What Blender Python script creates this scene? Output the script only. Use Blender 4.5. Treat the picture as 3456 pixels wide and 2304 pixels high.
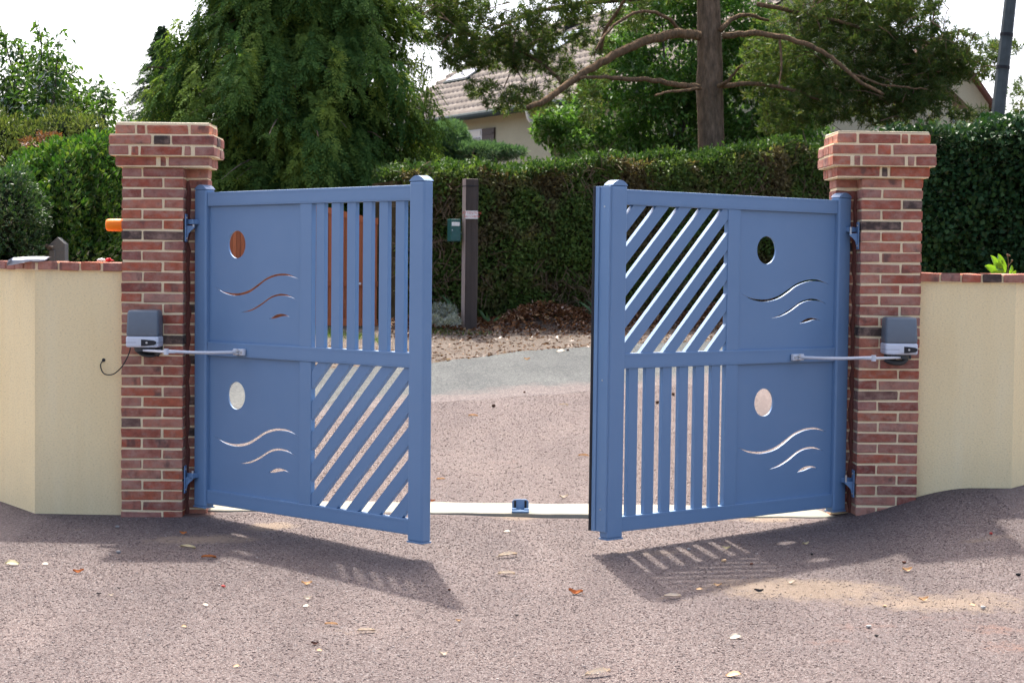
import bpy, bmesh, math, random
import numpy as np
from mathutils import Vector, Matrix, Euler
rnd = random.Random(7)
rng = np.random.default_rng(11)
S = bpy.context.scene
for o in list(bpy.data.objects): bpy.data.objects.remove(o)
C = S.collection
# ------------------------------------------------------------------ camera, sky, sun, exposure
F, PITCH, ROLL, HC = 5998.7, .042, .0114, 1.42
K = 3456 / 2352.0
cam = bpy.data.cameras.new('camera'); cam.sensor_width = 36; cam.lens = 36 * F / 3456
cam.clip_start = .1; cam.clip_end = 2000
cam.dof.use_dof = True; cam.dof.focus_distance = 10.0; cam.dof.aperture_fstop = 8.5
co = bpy.data.objects.new('camera', cam); C.objects.link(co)
co.matrix_world = Matrix.Translation((0, 0, HC)) @ Matrix.Rotation(math.pi / 2 - PITCH, 4, 'X') @ Matrix.Rotation(ROLL, 4, 'Z')
S.camera = co
SUN_EL, SUN_AZ = math.radians(60.4), math.atan2(-.197, 1.02)
w = bpy.data.worlds.new('World'); S.world = w; w.use_nodes = True
nt = w.node_tree; bg = nt.nodes['Background']
sky = nt.nodes.new('ShaderNodeTexSky'); sky.sky_type = 'NISHITA'; sky.sun_disc = False
sky.sun_elevation = SUN_EL; sky.sun_rotation = SUN_AZ % (2 * math.pi)
sky.air_density = .6; sky.dust_density = 5.0; sky.ozone_density = .2
nt.links.new(sky.outputs[0], bg.inputs[0]); bg.inputs[1].default_value = .15
sl = bpy.data.lights.new('sun', 'SUN'); sl.energy = 2.4; sl.angle = math.radians(1.5); sl.color = (1, .955, .89)
so = bpy.data.objects.new('sun', sl); C.objects.link(so)
sd = Vector((math.sin(SUN_AZ) * math.cos(SUN_EL), math.cos(SUN_AZ) * math.cos(SUN_EL), math.sin(SUN_EL)))
so.rotation_euler = sd.to_track_quat('Z', 'Y').to_euler(); so.location = (0, 0, 30)
S.view_settings.view_transform = 'Standard'; S.view_settings.look = 'None'
S.view_settings.gamma = 1; S.view_settings.use_curve_mapping = False
S.view_settings.exposure = 1.9
S.render.engine = 'CYCLES'; S.cycles.max_bounces = 6; S.cycles.diffuse_bounces = 3; S.cycles.transmission_bounces = 4
S.cycles.transparent_max_bounces = 4

# ------------------------------------------------------------------ where things stand (measured in the photograph, built at true distance)
def ray(X, Y):
    u, v = X * K - 1728, Y * K - 1152
    c, s = math.cos(ROLL), math.sin(ROLL)
    a, b = u * c + v * s, -u * s + v * c
    d = Vector((a / F, 1, -b / F)); c, s = math.cos(PITCH), math.sin(PITCH)
    return Vector((d[0], c * d[1] + s * d[2], -s * d[1] + c * d[2]))
def at(X, Y, D):
    d = ray(X, Y); d = d * (D / d[1]); d[2] += HC; return d
def sstep(a, b, x):
    t = np.clip((np.asarray(x, float) - a) / (b - a), 0, 1); return t * t * (3 - 2 * t)
def terrain(x, y):
    x = np.asarray(x, float); y = np.asarray(y, float)
    z = .034 * (np.clip(y, -30, 46) - 10.2)
    z = z + .19 * sstep(1.75, 2.65, x) * sstep(8.1, 9.9, y) * (1 - sstep(11, 13, y))
    z = z + .012 * np.sin(x * 2.1 + y * 1.3) * np.sin(y * 1.7 - x * .6)
    d = hedge_dist(x, y)
    z = z + .16 * (1 - sstep(.0, 1.7, d)) * sstep(-2.2, -1.2, x)
    return z
def hedge_y(x): return 24.7 + .42 * (np.asarray(x, float) + 1.4)
def hedge_dist(x, y): return np.maximum(hedge_y(x) - y, 0)
_ts = np.arange(3.5, 90, .04)
def ground_at(X, Y):
    d = ray(X, Y); h = HC + d.z * _ts - terrain(d.x * _ts, d.y * _ts); k = int(np.argmax(h < 0)) if (h < 0).any() else len(_ts) - 1
    t = _ts[k]
    if k: t = _ts[k - 1] + .04 * h[k - 1] / max(1e-9, h[k - 1] - h[k])
    p = d * float(t); return Vector((p.x, p.y, float(terrain(p.x, p.y))))
def pxm(D): return D * K / F          # metres per picture unit at distance D

# ------------------------------------------------------------------ materials
def N(nt, t, **kw):
    n = nt.nodes.new('ShaderNode' + t)
    for k, v in kw.items():
        if k.startswith('_'): setattr(n, k[1:], v)
    for k, v in kw.items():
        if k.startswith('_'): continue
        key = int(k[1:]) if k[0] == 'i' and k[1:].isdigit() else k
        s = n.inputs[key]
        if isinstance(v, bpy.types.NodeSocket): nt.links.new(v, s)
        else: s.default_value = v if not (isinstance(v, tuple) and len(v) == 3 and s.type == 'RGBA') else (*v, 1)
    return n
def base(name, rough=.6, spec=.3):
    m = bpy.data.materials.new(name); m.use_nodes = True
    nt = m.node_tree; b = nt.nodes['Principled BSDF']
    b.inputs['Roughness'].default_value = rough; b.inputs['Specular IOR Level'].default_value = spec
    return m, nt, b
def ramp(nt, fac, stops, interp='LINEAR'):
    r = N(nt, 'ValToRGB', Fac=fac); r.color_ramp.interpolation = interp
    e = r.color_ramp.elements
    while len(e) < len(stops): e.new(.5)
    for el, (p, c) in zip(e, stops): el.position = p; el.color = (*c, 1) if len(c) == 3 else c
    return r.outputs[0]
def mix(nt, f, a, b, mode='MIX'):
    n = nt.nodes.new('ShaderNodeMix'); n.data_type = 'RGBA'; n.blend_type = mode
    for s, v in ((n.inputs[0], f), (n.inputs[6], a), (n.inputs[7], b)):
        if isinstance(v, bpy.types.NodeSocket): nt.links.new(v, s)
        else: s.default_value = v if not isinstance(v, tuple) else (*v, 1)
    return n.outputs[2]
def math_(nt, op, a, b=0.0, clamp=False):
    n = nt.nodes.new('ShaderNodeMath'); n.operation = op; n.use_clamp = clamp
    for s, v in ((n.inputs[0], a), (n.inputs[1], b)):
        if isinstance(v, bpy.types.NodeSocket): nt.links.new(v, s)
        else: s.default_value = v
    return n.outputs[0]
def coord(nt, kind='Object', scale=None, rand=False):
    c = nt.nodes.new('ShaderNodeTexCoord').outputs[kind]
    if rand:
        oi = nt.nodes.new('ShaderNodeObjectInfo')
        r = math_(nt, 'MULTIPLY', oi.outputs['Random'], 57.0)
        v = N(nt, 'VectorMath', _operation='ADD', i0=c); cx = N(nt, 'CombineXYZ', X=r, Y=r, Z=r); nt.links.new(cx.outputs[0], v.inputs[1]); c = v.outputs[0]
    if scale:
        v = N(nt, 'VectorMath', _operation='MULTIPLY', i0=c); v.inputs[1].default_value = scale; c = v.outputs[0]
    return c
def noise(nt, vec, scale, detail=3, rough=.55):
    return N(nt, 'TexNoise', Vector=vec, Scale=scale, Detail=detail, Roughness=rough).outputs[0]
def bump(nt, b, h, strength=.4, dist=.01):
    n = N(nt, 'Bump', Height=h, Strength=strength, Distance=dist); nt.links.new(n.outputs[0], b.inputs['Normal'])
def plain(name, col, rough=.5, spec=.4, var=.12, vs=30, metallic=0, bmp=0):
    m, nt, b = base(name, rough, spec)
    n = noise(nt, coord(nt), vs, 4)
    lo = tuple(c * (1 - var) for c in col); hi = tuple(min(1, c * (1 + var)) for c in col)
    nt.links.new(ramp(nt, n, [(.3, lo), (.7, hi)]), b.inputs['Base Color']); b.inputs['Metallic'].default_value = metallic
    r = ramp(nt, noise(nt, coord(nt), vs * .4, 3), [(.3, (rough * .85,) * 3), (.7, (min(1, rough * 1.15),) * 3)]); nt.links.new(r, b.inputs['Roughness'])
    if bmp: bump(nt, b, noise(nt, coord(nt), vs * 3, 3), bmp, .004)
    return m
def make_brick():
    m, nt, b = base('brick', .85, .2)
    oi = nt.nodes.new('ShaderNodeObjectInfo').outputs['Random']
    c = coord(nt, rand=True)
    col = ramp(nt, oi, [(0, (.38, .105, .062)), (.15, (.40, .118, .062)), (.3, (.42, .185, .125)), (.45, (.31, .085, .052)), (.58, (.40, .20, .145)), (.7, (.34, .12, .08)), (.82, (.23, .07, .052)), (.94, (.34, .16, .125)), (.95, (.085, .062, .05)), (1, (.06, .045, .038))])
    n1 = noise(nt, c, 22, 5, .65)
    col = mix(nt, .55, col, ramp(nt, n1, [(.28, (.45, .42, .42)), (.5, (1, .97, .95)), (.72, (1.45, 1.25, 1.1))]), 'MULTIPLY')
    bl = noise(nt, coord(nt, rand=True, scale=(1, 1, 1.5)), 15, 5, .68)
    col = mix(nt, ramp(nt, bl, [(.44, (0, 0, 0)), (.72, (.7, .7, .7))]), col, (.42, .275, .205))
    dk = noise(nt, coord(nt, rand=True, scale=(1.4, 1.4, 1)), 8, 3, .6)
    col = mix(nt, ramp(nt, dk, [(.60, (0, 0, 0)), (.72, (.75, .75, .75))]), col, (.10, .065, .055))
    nt.links.new(col, b.inputs['Base Color'])
    h = math_(nt, 'ADD', noise(nt, c, 40, 5, .7), math_(nt, 'MULTIPLY', n1, 1.2))
    bump(nt, b, h, .7, .006); return m
def make_mortar(name, col, scale=60, strength=.6):
    m, nt, b = base(name, .95, .1)
    c = coord(nt); n = noise(nt, c, scale * .08, 4); f = noise(nt, c, scale * 3, 4, .7)
    k = mix(nt, .5, ramp(nt, n, [(.3, tuple(x * .86 for x in col)), (.7, tuple(x * 1.08 for x in col))]), ramp(nt, f, [(.3, tuple(x * .75 for x in col)), (.65, tuple(x * 1.15 for x in col))]))
    nt.links.new(k, b.inputs['Base Color']); bump(nt, b, f, strength, .004); return m
def make_render():
    m, nt, b = base('cream_render', .95, .1)
    c = coord(nt)
    f = noise(nt, coord(nt, scale=(1, 1, 1.9)), 75, 6, .8); st = noise(nt, coord(nt, scale=(3.0, 3.0, .35)), 2.2, 5, .6); big = noise(nt, c, 1.6, 3)
    k = ramp(nt, st, [(.3, (.90, .71, .38)), (.55, (.93, .75, .42)), (.75, (.94, .775, .455))])
    k = mix(nt, .8, k, ramp(nt, f, [(.30, (.55, .53, .5)), (.46, (1, 1, 1)), (.7, (1.1, 1.09, 1.07))]), 'MULTIPLY')
    sp = nt.nodes.new('ShaderNodeSeparateXYZ'); nt.links.new(nt.nodes.new('ShaderNodeTexCoord').outputs['Object'], sp.inputs[0])
    low = math_(nt, 'ADD', sp.outputs[2], math_(nt, 'MULTIPLY', noise(nt, c, 5, 4), .35))
    splash = ramp(nt, low, [(.2, (1, 1, 1)), (.62, (0, 0, 0))])
    k = mix(nt, math_(nt, 'MULTIPLY', splash, .3), k, (.52, .43, .27))       # splash dirt near the soil
    drip = math_(nt, 'SUBTRACT', math_(nt, 'ADD', sp.outputs[2], math_(nt, 'MULTIPLY', st, .5)), 1.42)
    k = mix(nt, ramp(nt, drip, [(.16, (0, 0, 0)), (.3, (.4, .4, .4))]), k, (.46, .35, .20))
    nt.links.new(k, b.inputs['Base Color']); bump(nt, b, f, .75, .006); return m
def make_gravel(name='gravel', lane=False):
    m, nt, b = base(name, .9, .15)
    c = coord(nt)
    v = N(nt, 'TexVoronoi', Vector=c, Scale=175); v.feature = 'F1'
    v2 = N(nt, 'TexVoronoi', Vector=c, Scale=110)
    sp = N(nt, 'SeparateColor', Color=v.outputs['Color']); s2 = N(nt, 'SeparateColor', Color=v2.outputs['Color'])
    col = ramp(nt, sp.outputs[0], [(0, (.044, .039, .038)), (.15, (.095, .074, .068)), (.45, (.138, .106, .097)), (.7, (.163, .130, .120)), (.88, (.213, .187, .173)), (1, (.293, .269, .251))])
    col = mix(nt, .35, col, ramp(nt, s2.outputs[1], [(0, (.057, .046, .047)), (.5, (.134, .101, .093)), (1, (.219, .189, .179))]))
    n = noise(nt, c, .9, 5, .6); fine = noise(nt, c, 300, 3, .7)
    col = mix(nt, .35, col, ramp(nt, n, [(.3, (.70, .70, .74)), (.7, (1.30, 1.25, 1.20))]), 'MULTIPLY')
    trk = noise(nt, coord(nt, scale=(1.5, .22, 1)), 1.4, 3)
    col = mix(nt, .5, col, ramp(nt, trk, [(.35, (.80, .79, .80)), (.65, (1.2, 1.2, 1.19))]), 'MULTIPLY')
    edge = noise(nt, c, 14, 6, .7)
    def mask(att, gain=1.0):
        a = nt.nodes.new('ShaderNodeAttribute'); a.attribute_name = att
        t = math_(nt, 'ADD', math_(nt, 'MULTIPLY', a.outputs['Fac'], 1.35 * gain), math_(nt, 'MULTIPLY', math_(nt, 'SUBTRACT', edge, .5), 1.1))
        return ramp(nt, t, [(.42, (0, 0, 0)), (.78, (.9, .9, .9))])
    sandc = ramp(nt, math_(nt, 'ADD', math_(nt, 'MULTIPLY', noise(nt, c, 45, 5, .7), .7), math_(nt, 'MULTIPLY', noise(nt, c, 4, 3), .3)), [(.35, (.185, .139, .100)), (.6, (.263, .204, .154))])
    col = mix(nt, mask('sand'), col, sandc)
    redc = ramp(nt, noise(nt, c, 60, 4, .7), [(.35, (.175, .09, .066)), (.65, (.235, .155, .125))])
    col = mix(nt, mask('red', .9), col, redc)
    nt.links.new(col, b.inputs['Base Color'])
    h = math_(nt, 'ADD', math_(nt, 'SUBTRACT', 1.0, v.outputs['Distance']), math_(nt, 'MULTIPLY', fine, .5))
    h = math_(nt, 'ADD', h, math_(nt, 'MULTIPLY', sp.outputs[1], .8))
    bump(nt, b, h, .75, .009); return m
def make_stone():
    m, nt, b = base('loose_stone', .9, .15)
    r = nt.nodes.new('ShaderNodeNewGeometry').outputs['Random Per Island']
    col = ramp(nt, r, [(0, (.054, .045, .045)), (.06, (.105, .079, .075)), (.35, (.143, .107, .098)), (.6, (.167, .128, .117)), (.88, (.200, .161, .148)), (.97, (.270, .239, .222)), (1, (.371, .345, .321))])
    nt.links.new(col, b.inputs['Base Color']); return m
def make_asphalt():
    m, nt, b = base('asphalt', .9, .2)
    c = coord(nt); v = N(nt, 'TexVoronoi', Vector=c, Scale=70); sp = N(nt, 'SeparateColor', Color=v.outputs['Color'])
    n = noise(nt, coord(nt, scale=(1, .35, 1)), 1.3, 6, .65)
    col = ramp(nt, sp.outputs[0], [(0, (.033, .036, .036)), (.5, (.062, .066, .065)), (1, (.111, .116, .110))])
    col = mix(nt, .6, col, ramp(nt, n, [(.32, (.6, .62, .64)), (.68, (1.3, 1.29, 1.24))]), 'MULTIPLY')
    a = nt.nodes.new('ShaderNodeAttribute'); a.attribute_name = 'sand'
    t = math_(nt, 'ADD', math_(nt, 'MULTIPLY', a.outputs['Fac'], 1.2), math_(nt, 'MULTIPLY', math_(nt, 'SUBTRACT', noise(nt, c, 3.5, 8, .8), .5), 2.0))
    col = mix(nt, ramp(nt, t, [(.4, (0, 0, 0)), (.85, (.85, .85, .85))]), col, ramp(nt, sp.outputs[1], [(0, (.045, .037, .036)), (.5, (.112, .086, .080)), (1, (.175, .145, .135))]))
    nt.links.new(col, b.inputs['Base Color']); bump(nt, b, math_(nt, 'ADD', v.outputs['Distance'], noise(nt, c, 200, 2)), .5, .008); return m
def make_verge():
    m, nt, b = base('litter_soil', .95, .1)
    c = coord(nt); n = noise(nt, coord(nt, scale=(1, .6, 1)), 5, 6, .7); f = noise(nt, coord(nt, scale=(.5, 1.6, 1)), 50, 5, .75)
    col = mix(nt, .5, ramp(nt, n, [(.3, (.065, .049, .036)), (.5, (.123, .101, .081)), (.7, (.175, .152, .130))]), ramp(nt, f, [(.3, (.045, .032, .022)), (.5, (.117, .090, .072)), (.68, (.233, .215, .187))]))
    nt.links.new(col, b.inputs['Base Color']); bump(nt, b, f, .8, .03); return m
def make_leaf(name, stops, trans=.3, gloss=.12, patch=None, spray_tone=None):
    m = bpy.data.materials.new(name); m.use_nodes = True; nt = m.node_tree; nt.nodes.clear()
    r = nt.nodes.new('ShaderNodeNewGeometry').outputs['Random Per Island']
    col = ramp(nt, r, stops)
    n = noise(nt, coord(nt), 1.1, 3)
    col = mix(nt, .55, col, ramp(nt, n, [(.3, (.62, .66, .62)), (.7, (1.4, 1.32, 1.2))]), 'MULTIPLY')
    if patch: col = mix(nt, ramp(nt, noise(nt, coord(nt), patch[1], 4), [(patch[2], (0, 0, 0)), (patch[2] + .12, (.85, .85, .85))]), col, patch[0])
    if spray_tone:
        ya = nt.nodes.new('ShaderNodeAttribute'); ya.attribute_name = 'spray_tone'; col = mix(nt, math_(nt, 'MULTIPLY', ya.outputs['Fac'], .8), col, spray_tone)
    d = N(nt, 'BsdfDiffuse', Color=col); t = N(nt, 'BsdfTranslucent', Color=mix(nt, 1.0, col, (1.5, 1.55, .75), 'MULTIPLY'))
    a = N(nt, 'MixShader', i0=trans, i1=d.outputs[0], i2=t.outputs[0])
    g = N(nt, 'BsdfGlossy', Roughness=.42, Color=(1, 1, 1)); fr = N(nt, 'Fresnel', IOR=1.4)
    s = N(nt, 'MixShader', i0=math_(nt, 'MULTIPLY', fr.outputs[0], gloss * 3), i1=a.outputs[0], i2=g.outputs[0])
    o = nt.nodes.new('ShaderNodeOutputMaterial'); nt.links.new(s.outputs[0], o.inputs[0]); return m
def make_bark(name, a, b_, sc=14):
    m, nt, b = base(name, .95, .1)
    v = coord(nt, scale=(1, 1, .28)); n = noise(nt, v, sc, 6, .7); vo = N(nt, 'TexVoronoi', Vector=v, Scale=sc * 1.3)
    nt.links.new(ramp(nt, n, [(.3, a), (.7, b_)]), b.inputs['Base Color'])
    bump(nt, b, math_(nt, 'ADD', vo.outputs['Distance'], n), .9, .03); return m
def make_wood(name, a, b_, sc=20, rough=.55):
    m, nt, b = base(name, rough, .3)
    v = coord(nt, rand=True, scale=(1, 1, .06)); n = noise(nt, v, sc * 2.5, 5, .65)
    oi = nt.nodes.new('ShaderNodeObjectInfo').outputs['Random']
    col = mix(nt, .4, ramp(nt, n, [(.3, a), (.7, b_)]), ramp(nt, oi, [(0, tuple(x * .75 for x in a)), (1, tuple(x * 1.15 for x in b_))]))
    nt.links.new(col, b.inputs['Base Color']); bump(nt, b, n, .3, .004); return m
def make_paint():
    m, nt, b = base('blue_gate_paint', .42, .45)
    c = coord(nt); n = noise(nt, c, 2.5, 4); f = noise(nt, c, 900, 2)
    nt.links.new(ramp(nt, n, [(.3, (.132, .228, .362)), (.7, (.143, .243, .382))]), b.inputs['Base Color'])
    nt.links.new(ramp(nt, noise(nt, c, 9, 4), [(.3, (.38,) * 3), (.7, (.5,) * 3)]), b.inputs['Roughness'])
    bump(nt, b, f, .06, .001); return m
M = dict(
    brick=make_brick(), mortar=make_mortar('beige_mortar', (.86, .70, .43)), shadedredmortar=make_mortar('shaded_red_mortar', (.15, .06, .046)),
    captop=make_mortar('cap_mortar', (.66, .58, .42)), render=make_render(), paint=make_paint(), gravel=make_gravel(), stone=make_stone(), asphalt=make_asphalt(), verge=make_verge(),
    concrete=make_mortar('pale_concrete', (.265, .25, .20), 50, .4), rubber=plain('black_rubber', (.012, .012, .014), .6, .3),
    grey=plain('grey_plastic', (.135, .16, .18), .45, .4, .04), white=plain('white_plastic', (.62, .64, .67), .4, .4, .03), alu=plain('white_alloy', (.62, .64, .66), .38, .5, .05),
    dkgrey=plain('dark_grey_plastic', (.06, .065, .065), .55, .3), black=plain('black_plastic', (.014, .014, .016), .45, .4), steel=plain('zinc_steel', (.55, .55, .53), .35, .5, .1, metallic=.9),
    orange=plain('orange_plastic', (.95, .22, .008), .45, .25, .02), paper=plain('white_paper', (.78, .79, .82), .8, .2, .04, 18), redcloth=plain('red_cloth', (.5, .012, .02), .6, .3),
    whitecloth=plain('white_cloth', (.75, .77, .72), .6, .3), gwood=make_wood('red_stained_boards', (.27, .07, .024), (.46, .135, .048)), sleeper=make_wood('tarred_timber', (.035, .027, .022), (.085, .066, .054), 12, .9),
    sleeperside=make_wood('paler_timber', (.20, .15, .125), (.36, .29, .25), 12, .9), boxgreen=plain('green_paint', (.012, .075, .065), .35, .5), signw=plain('enamel_white', (.7, .68, .62), .4, .4), signred=plain('sign_red', (.5, .09, .07), .5, .3),
    oldconc=make_mortar('old_concrete', (.12, .12, .112), 40, .7), pole=plain('weathered_pole', (.055, .068, .068), .75, .25, .2, 9, bmp=.4), strap=plain('strap_black', (.01, .01, .012), .6, .3),
    wallh=make_mortar('house_render', (.39, .365, .255), 14, .8), tile=plain('roof_tile', (.19, .16, .132), .85, .2, .22, 6, bmp=.4), redtile=plain('red_roof_tile', (.10, .045, .034), .85, .2, .25, 6),
    zinc=plain('zinc_gutter', (.028, .042, .042), .75, .15, .1), pipe=plain('white_pvc', (.62, .6, .54), .4, .4, .04), glass=plain('roof_glass', (.35, .42, .5), .08, .9, .05), dkglass=plain('dark_roof_glass', (.02, .028, .05), .1, .8, .05),
    shutter=make_wood('dark_shutter', (.03, .02, .017), (.07, .05, .04)), winw=plain('white_joinery', (.7, .7, .7), .4, .4, .03), pot=plain('terracotta_pot', (.42, .11, .05), .8, .2), chim=make_mortar('chimney_render', (.38, .3, .22), 14, .6),
    pinebark=make_bark('pine_bark', (.055, .042, .028), (.205, .142, .09)), limbbark=make_bark('limb_bark', (.06, .046, .028), (.20, .125, .068)), greybark=make_bark('grey_bark', (.05, .04, .033), (.15, .125, .10)),
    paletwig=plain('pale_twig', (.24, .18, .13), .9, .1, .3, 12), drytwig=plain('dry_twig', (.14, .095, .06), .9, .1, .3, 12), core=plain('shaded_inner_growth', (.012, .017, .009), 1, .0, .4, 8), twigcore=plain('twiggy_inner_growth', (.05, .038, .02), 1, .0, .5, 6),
)
G = lambda *c: [(i / (len(c) - 1), x) for i, x in enumerate(c)]
M.update(
    l_cyp=make_leaf('cypress_spray', G((.034, .08, .025), (.05, .11, .03), (.075, .14, .036)), .42, .015, spray_tone=(.25, .31, .055)),
    l_spruce=make_leaf('spruce_needle', G((.03, .06, .032), (.05, .09, .04)), .2, .03),
    l_pine=make_leaf('pine_needle', G((.036, .07, .024), (.055, .098, .03), (.08, .12, .036), (.105, .10, .045)), .45, .012),
    l_jun=make_leaf('juniper_needle', G((.07, .14, .08), (.11, .20, .115)), .2, .05),
    l_dec=make_leaf('broad_leaf', G((.04, .10, .02), (.06, .14, .027), (.10, .19, .04)), .4, .06),
    l_fruit=make_leaf('fruit_leaf', G((.03, .075, .018), (.048, .105, .022), (.085, .14, .03)), .4, .06),
    l_privet=make_leaf('privet_leaf', G((.02, .065, .01), (.033, .09, .014), (.055, .12, .02), (.115, .17, .026)), .3, .08),
    l_shrub=make_leaf('dark_shrub_leaf', G((.018, .05, .015), (.03, .075, .02), (.05, .10, .025)), .25, .12),
    l_olive=make_leaf('olive_shrub_leaf', G((.05, .085, .02), (.09, .12, .03), (.13, .15, .05)), .3, .06),
    l_ivy=make_leaf('ivy_leaf', G((.012, .038, .014), (.02, .055, .018), (.032, .07, .02)), .15, .09),
    l_hedge=make_leaf('hedge_leaf', G((.055, .10, .024), (.085, .14, .032), (.13, .175, .045)), .35, .05, ((.14, .098, .05), 1.7, .47)),
    l_hedgetop=make_leaf('hedge_top_leaf', G((.026, .062, .015), (.04, .085, .02), (.065, .105, .028)), .3, .05),
    l_litter=make_leaf('dead_leaf', [(0, (.045, .018, .009)), (.45, (.095, .04, .018)), (.8, (.16, .075, .034)), (.94, (.27, .15, .075)), (1, (.45, .33, .21))], .1, .03),
    l_grass=make_leaf('grass_blade', G((.05, .11, .02), (.09, .17, .03), (.16, .2, .06)), .3, .05),
    l_iris=make_leaf('iris_blade', G((.07, .13, .06), (.11, .19, .08)), .3, .1), l_silver=make_leaf('silver_leaf', G((.16, .19, .17), (.27, .3, .28)), .2, .03),
    l_weed=make_leaf('weed_leaf', G((.11, .24, .02), (.19, .32, .03)), .4, .08), l_brown=make_leaf('bronze_leaf', G((.08, .035, .02), (.16, .07, .03)), .3, .06),
)
# dry leaves on the gravel
M.update(lf_cream=plain('dry_leaf_cream', (.62, .52, .39), .7, .2, .15, 60), lf_tan=plain('dry_leaf_tan', (.58, .38, .20), .7, .2, .2, 60), lf_rust=plain('dry_leaf_rust', (.40, .14, .04), .7, .2, .25, 60),
         lf_olive=plain('dry_leaf_olive', (.44, .37, .21), .7, .2, .2, 60), lf_dark=plain('dry_leaf_dark', (.10, .04, .025), .7, .2, .2, 60), lf_black=plain('charred_bit', (.018, .017, .018), .7, .2, .2, 60),
         lf_grey=plain('grey_pebble', (.33, .32, .30), .8, .2, .2, 50), lf_cone=plain('cone_scale', (.085, .045, .028), .8, .2, .3, 60), lf_red=plain('red_chip', (.36, .05, .04), .7, .2, .2, 60))

# ------------------------------------------------------------------ object helpers
def link(name, data, parent=None, mat=None, loc=None, rot=None):
    o = bpy.data.objects.new(name, data); C.objects.link(o)
    if parent: o.parent = parent
    if mat is not None and data is not None and not data.materials: data.materials.append(mat)
    if loc is not None: o.location = loc
    if rot is not None: o.rotation_euler = rot
    return o
def tag(o, label=None, cat=None, group=None, kind=None):
    if label: o['label'] = label
    if cat: o['category'] = cat
    if group: o['group'] = group
    if kind: o['kind'] = kind
    return o
def thing(name, label, cat, loc=(0, 0, 0), rot=(0, 0, 0), group=None):
    o = bpy.data.objects.new(name, None); C.objects.link(o); o.location = loc; o.rotation_euler = rot; o.empty_display_size = .1
    return tag(o, label, cat, group)
def bm_obj(name, bm, mat, parent=None, smooth=False, loc=None, rot=None):
    me = bpy.data.meshes.new(name); bm.normal_update(); bm.to_mesh(me); bm.free()
    if smooth: me.polygons.foreach_set('use_smooth', [True] * len(me.polygons))
    return link(name, me, parent, mat, loc, rot)
def box(bm, a, b, bev=0, seg=1):
    r = bmesh.ops.create_cube(bm, size=1); vs = r['verts']
    for v in vs: v.co = Vector([a[i] + (b[i] - a[i]) * (v.co[i] + .5) for i in range(3)])
    if bev:
        es = list({e for v in vs for e in v.link_edges})
        bmesh.ops.bevel(bm, geom=es, offset=bev, segments=seg, affect='EDGES', profile=.5)
    return bm
def prism(bm, poly, d0, d1, f):
    n = len(poly)
    a = [bm.verts.new(f(p[0], p[1], d0)) for p in poly]; b = [bm.verts.new(f(p[0], p[1], d1)) for p in poly]
    bm.faces.new(a); bm.faces.new(b[::-1])
    for i in range(n): bm.faces.new((a[i], b[i], b[(i + 1) % n], a[(i + 1) % n]))
    bmesh.ops.recalc_face_normals(bm, faces=bm.faces); return bm
def tube(bm, pts, rad, seg=8, caps=True):
    pts = [Vector(p) for p in pts]; n = len(pts)
    if not hasattr(rad, '__len__'): rad = [rad] * n
    rings = []; up = Vector((.13, .31, .94))
    for i, p in enumerate(pts):
        t = (pts[min(i + 1, n - 1)] - pts[max(i - 1, 0)])
        t = t.normalized() if t.length > 1e-9 else Vector((0, 0, 1))
        x = t.cross(up if abs(t.dot(up)) < .95 else Vector((1, 0, 0))).normalized(); y = t.cross(x)
        rings.append([bm.verts.new(p + (x * math.cos(2 * math.pi * k / seg) + y * math.sin(2 * math.pi * k / seg)) * rad[i]) for k in range(seg)])
    for a, b in zip(rings, rings[1:]):
        for k in range(seg): bm.faces.new((a[k], a[(k + 1) % seg], b[(k + 1) % seg], b[k]))
    if caps:
        bm.faces.new(rings[0][::-1]); bm.faces.new(rings[-1])
    return bm
def smooth_path(pts, n=6):
    pts = [Vector(p) for p in pts]; P = [pts[0] * 2 - pts[1]] + pts + [pts[-1] * 2 - pts[-2]]; out = []
    for i in range(1, len(P) - 2):
        for k in range(n):
            t = k / n; a, b, c, d = P[i - 1], P[i], P[i + 1], P[i + 2]
            out.append(.5 * ((2 * b) + (c - a) * t + (2 * a - 5 * b + 4 * c - d) * t * t + (3 * b - a - 3 * c + d) * t ** 3))
    return out + [pts[-1]]
def np_mesh(name, V, Fc, mat, parent=None, attrs=None, smooth=False):
    me = bpy.data.meshes.new(name); V = np.asarray(V, np.float32); Fc = np.asarray(Fc, np.int32); k = Fc.shape[1]
    me.vertices.add(len(V)); me.vertices.foreach_set('co', V.ravel())
    me.loops.add(Fc.size); me.loops.foreach_set('vertex_index', Fc.ravel())
    me.polygons.add(len(Fc)); me.polygons.foreach_set('loop_start', np.arange(0, Fc.size, k, dtype=np.int32))
    me.update(calc_edges=True)
    if smooth: me.polygons.foreach_set('use_smooth', np.ones(len(Fc), bool))
    for nme, val in (attrs or {}).items():
        a = me.attributes.new(nme, 'FLOAT', 'POINT'); a.data.foreach_set('value', np.asarray(val, np.float32))
    return link(name, me, parent, mat)
def unit(v): return v / np.maximum(np.linalg.norm(v, axis=-1, keepdims=True), 1e-9)
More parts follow.
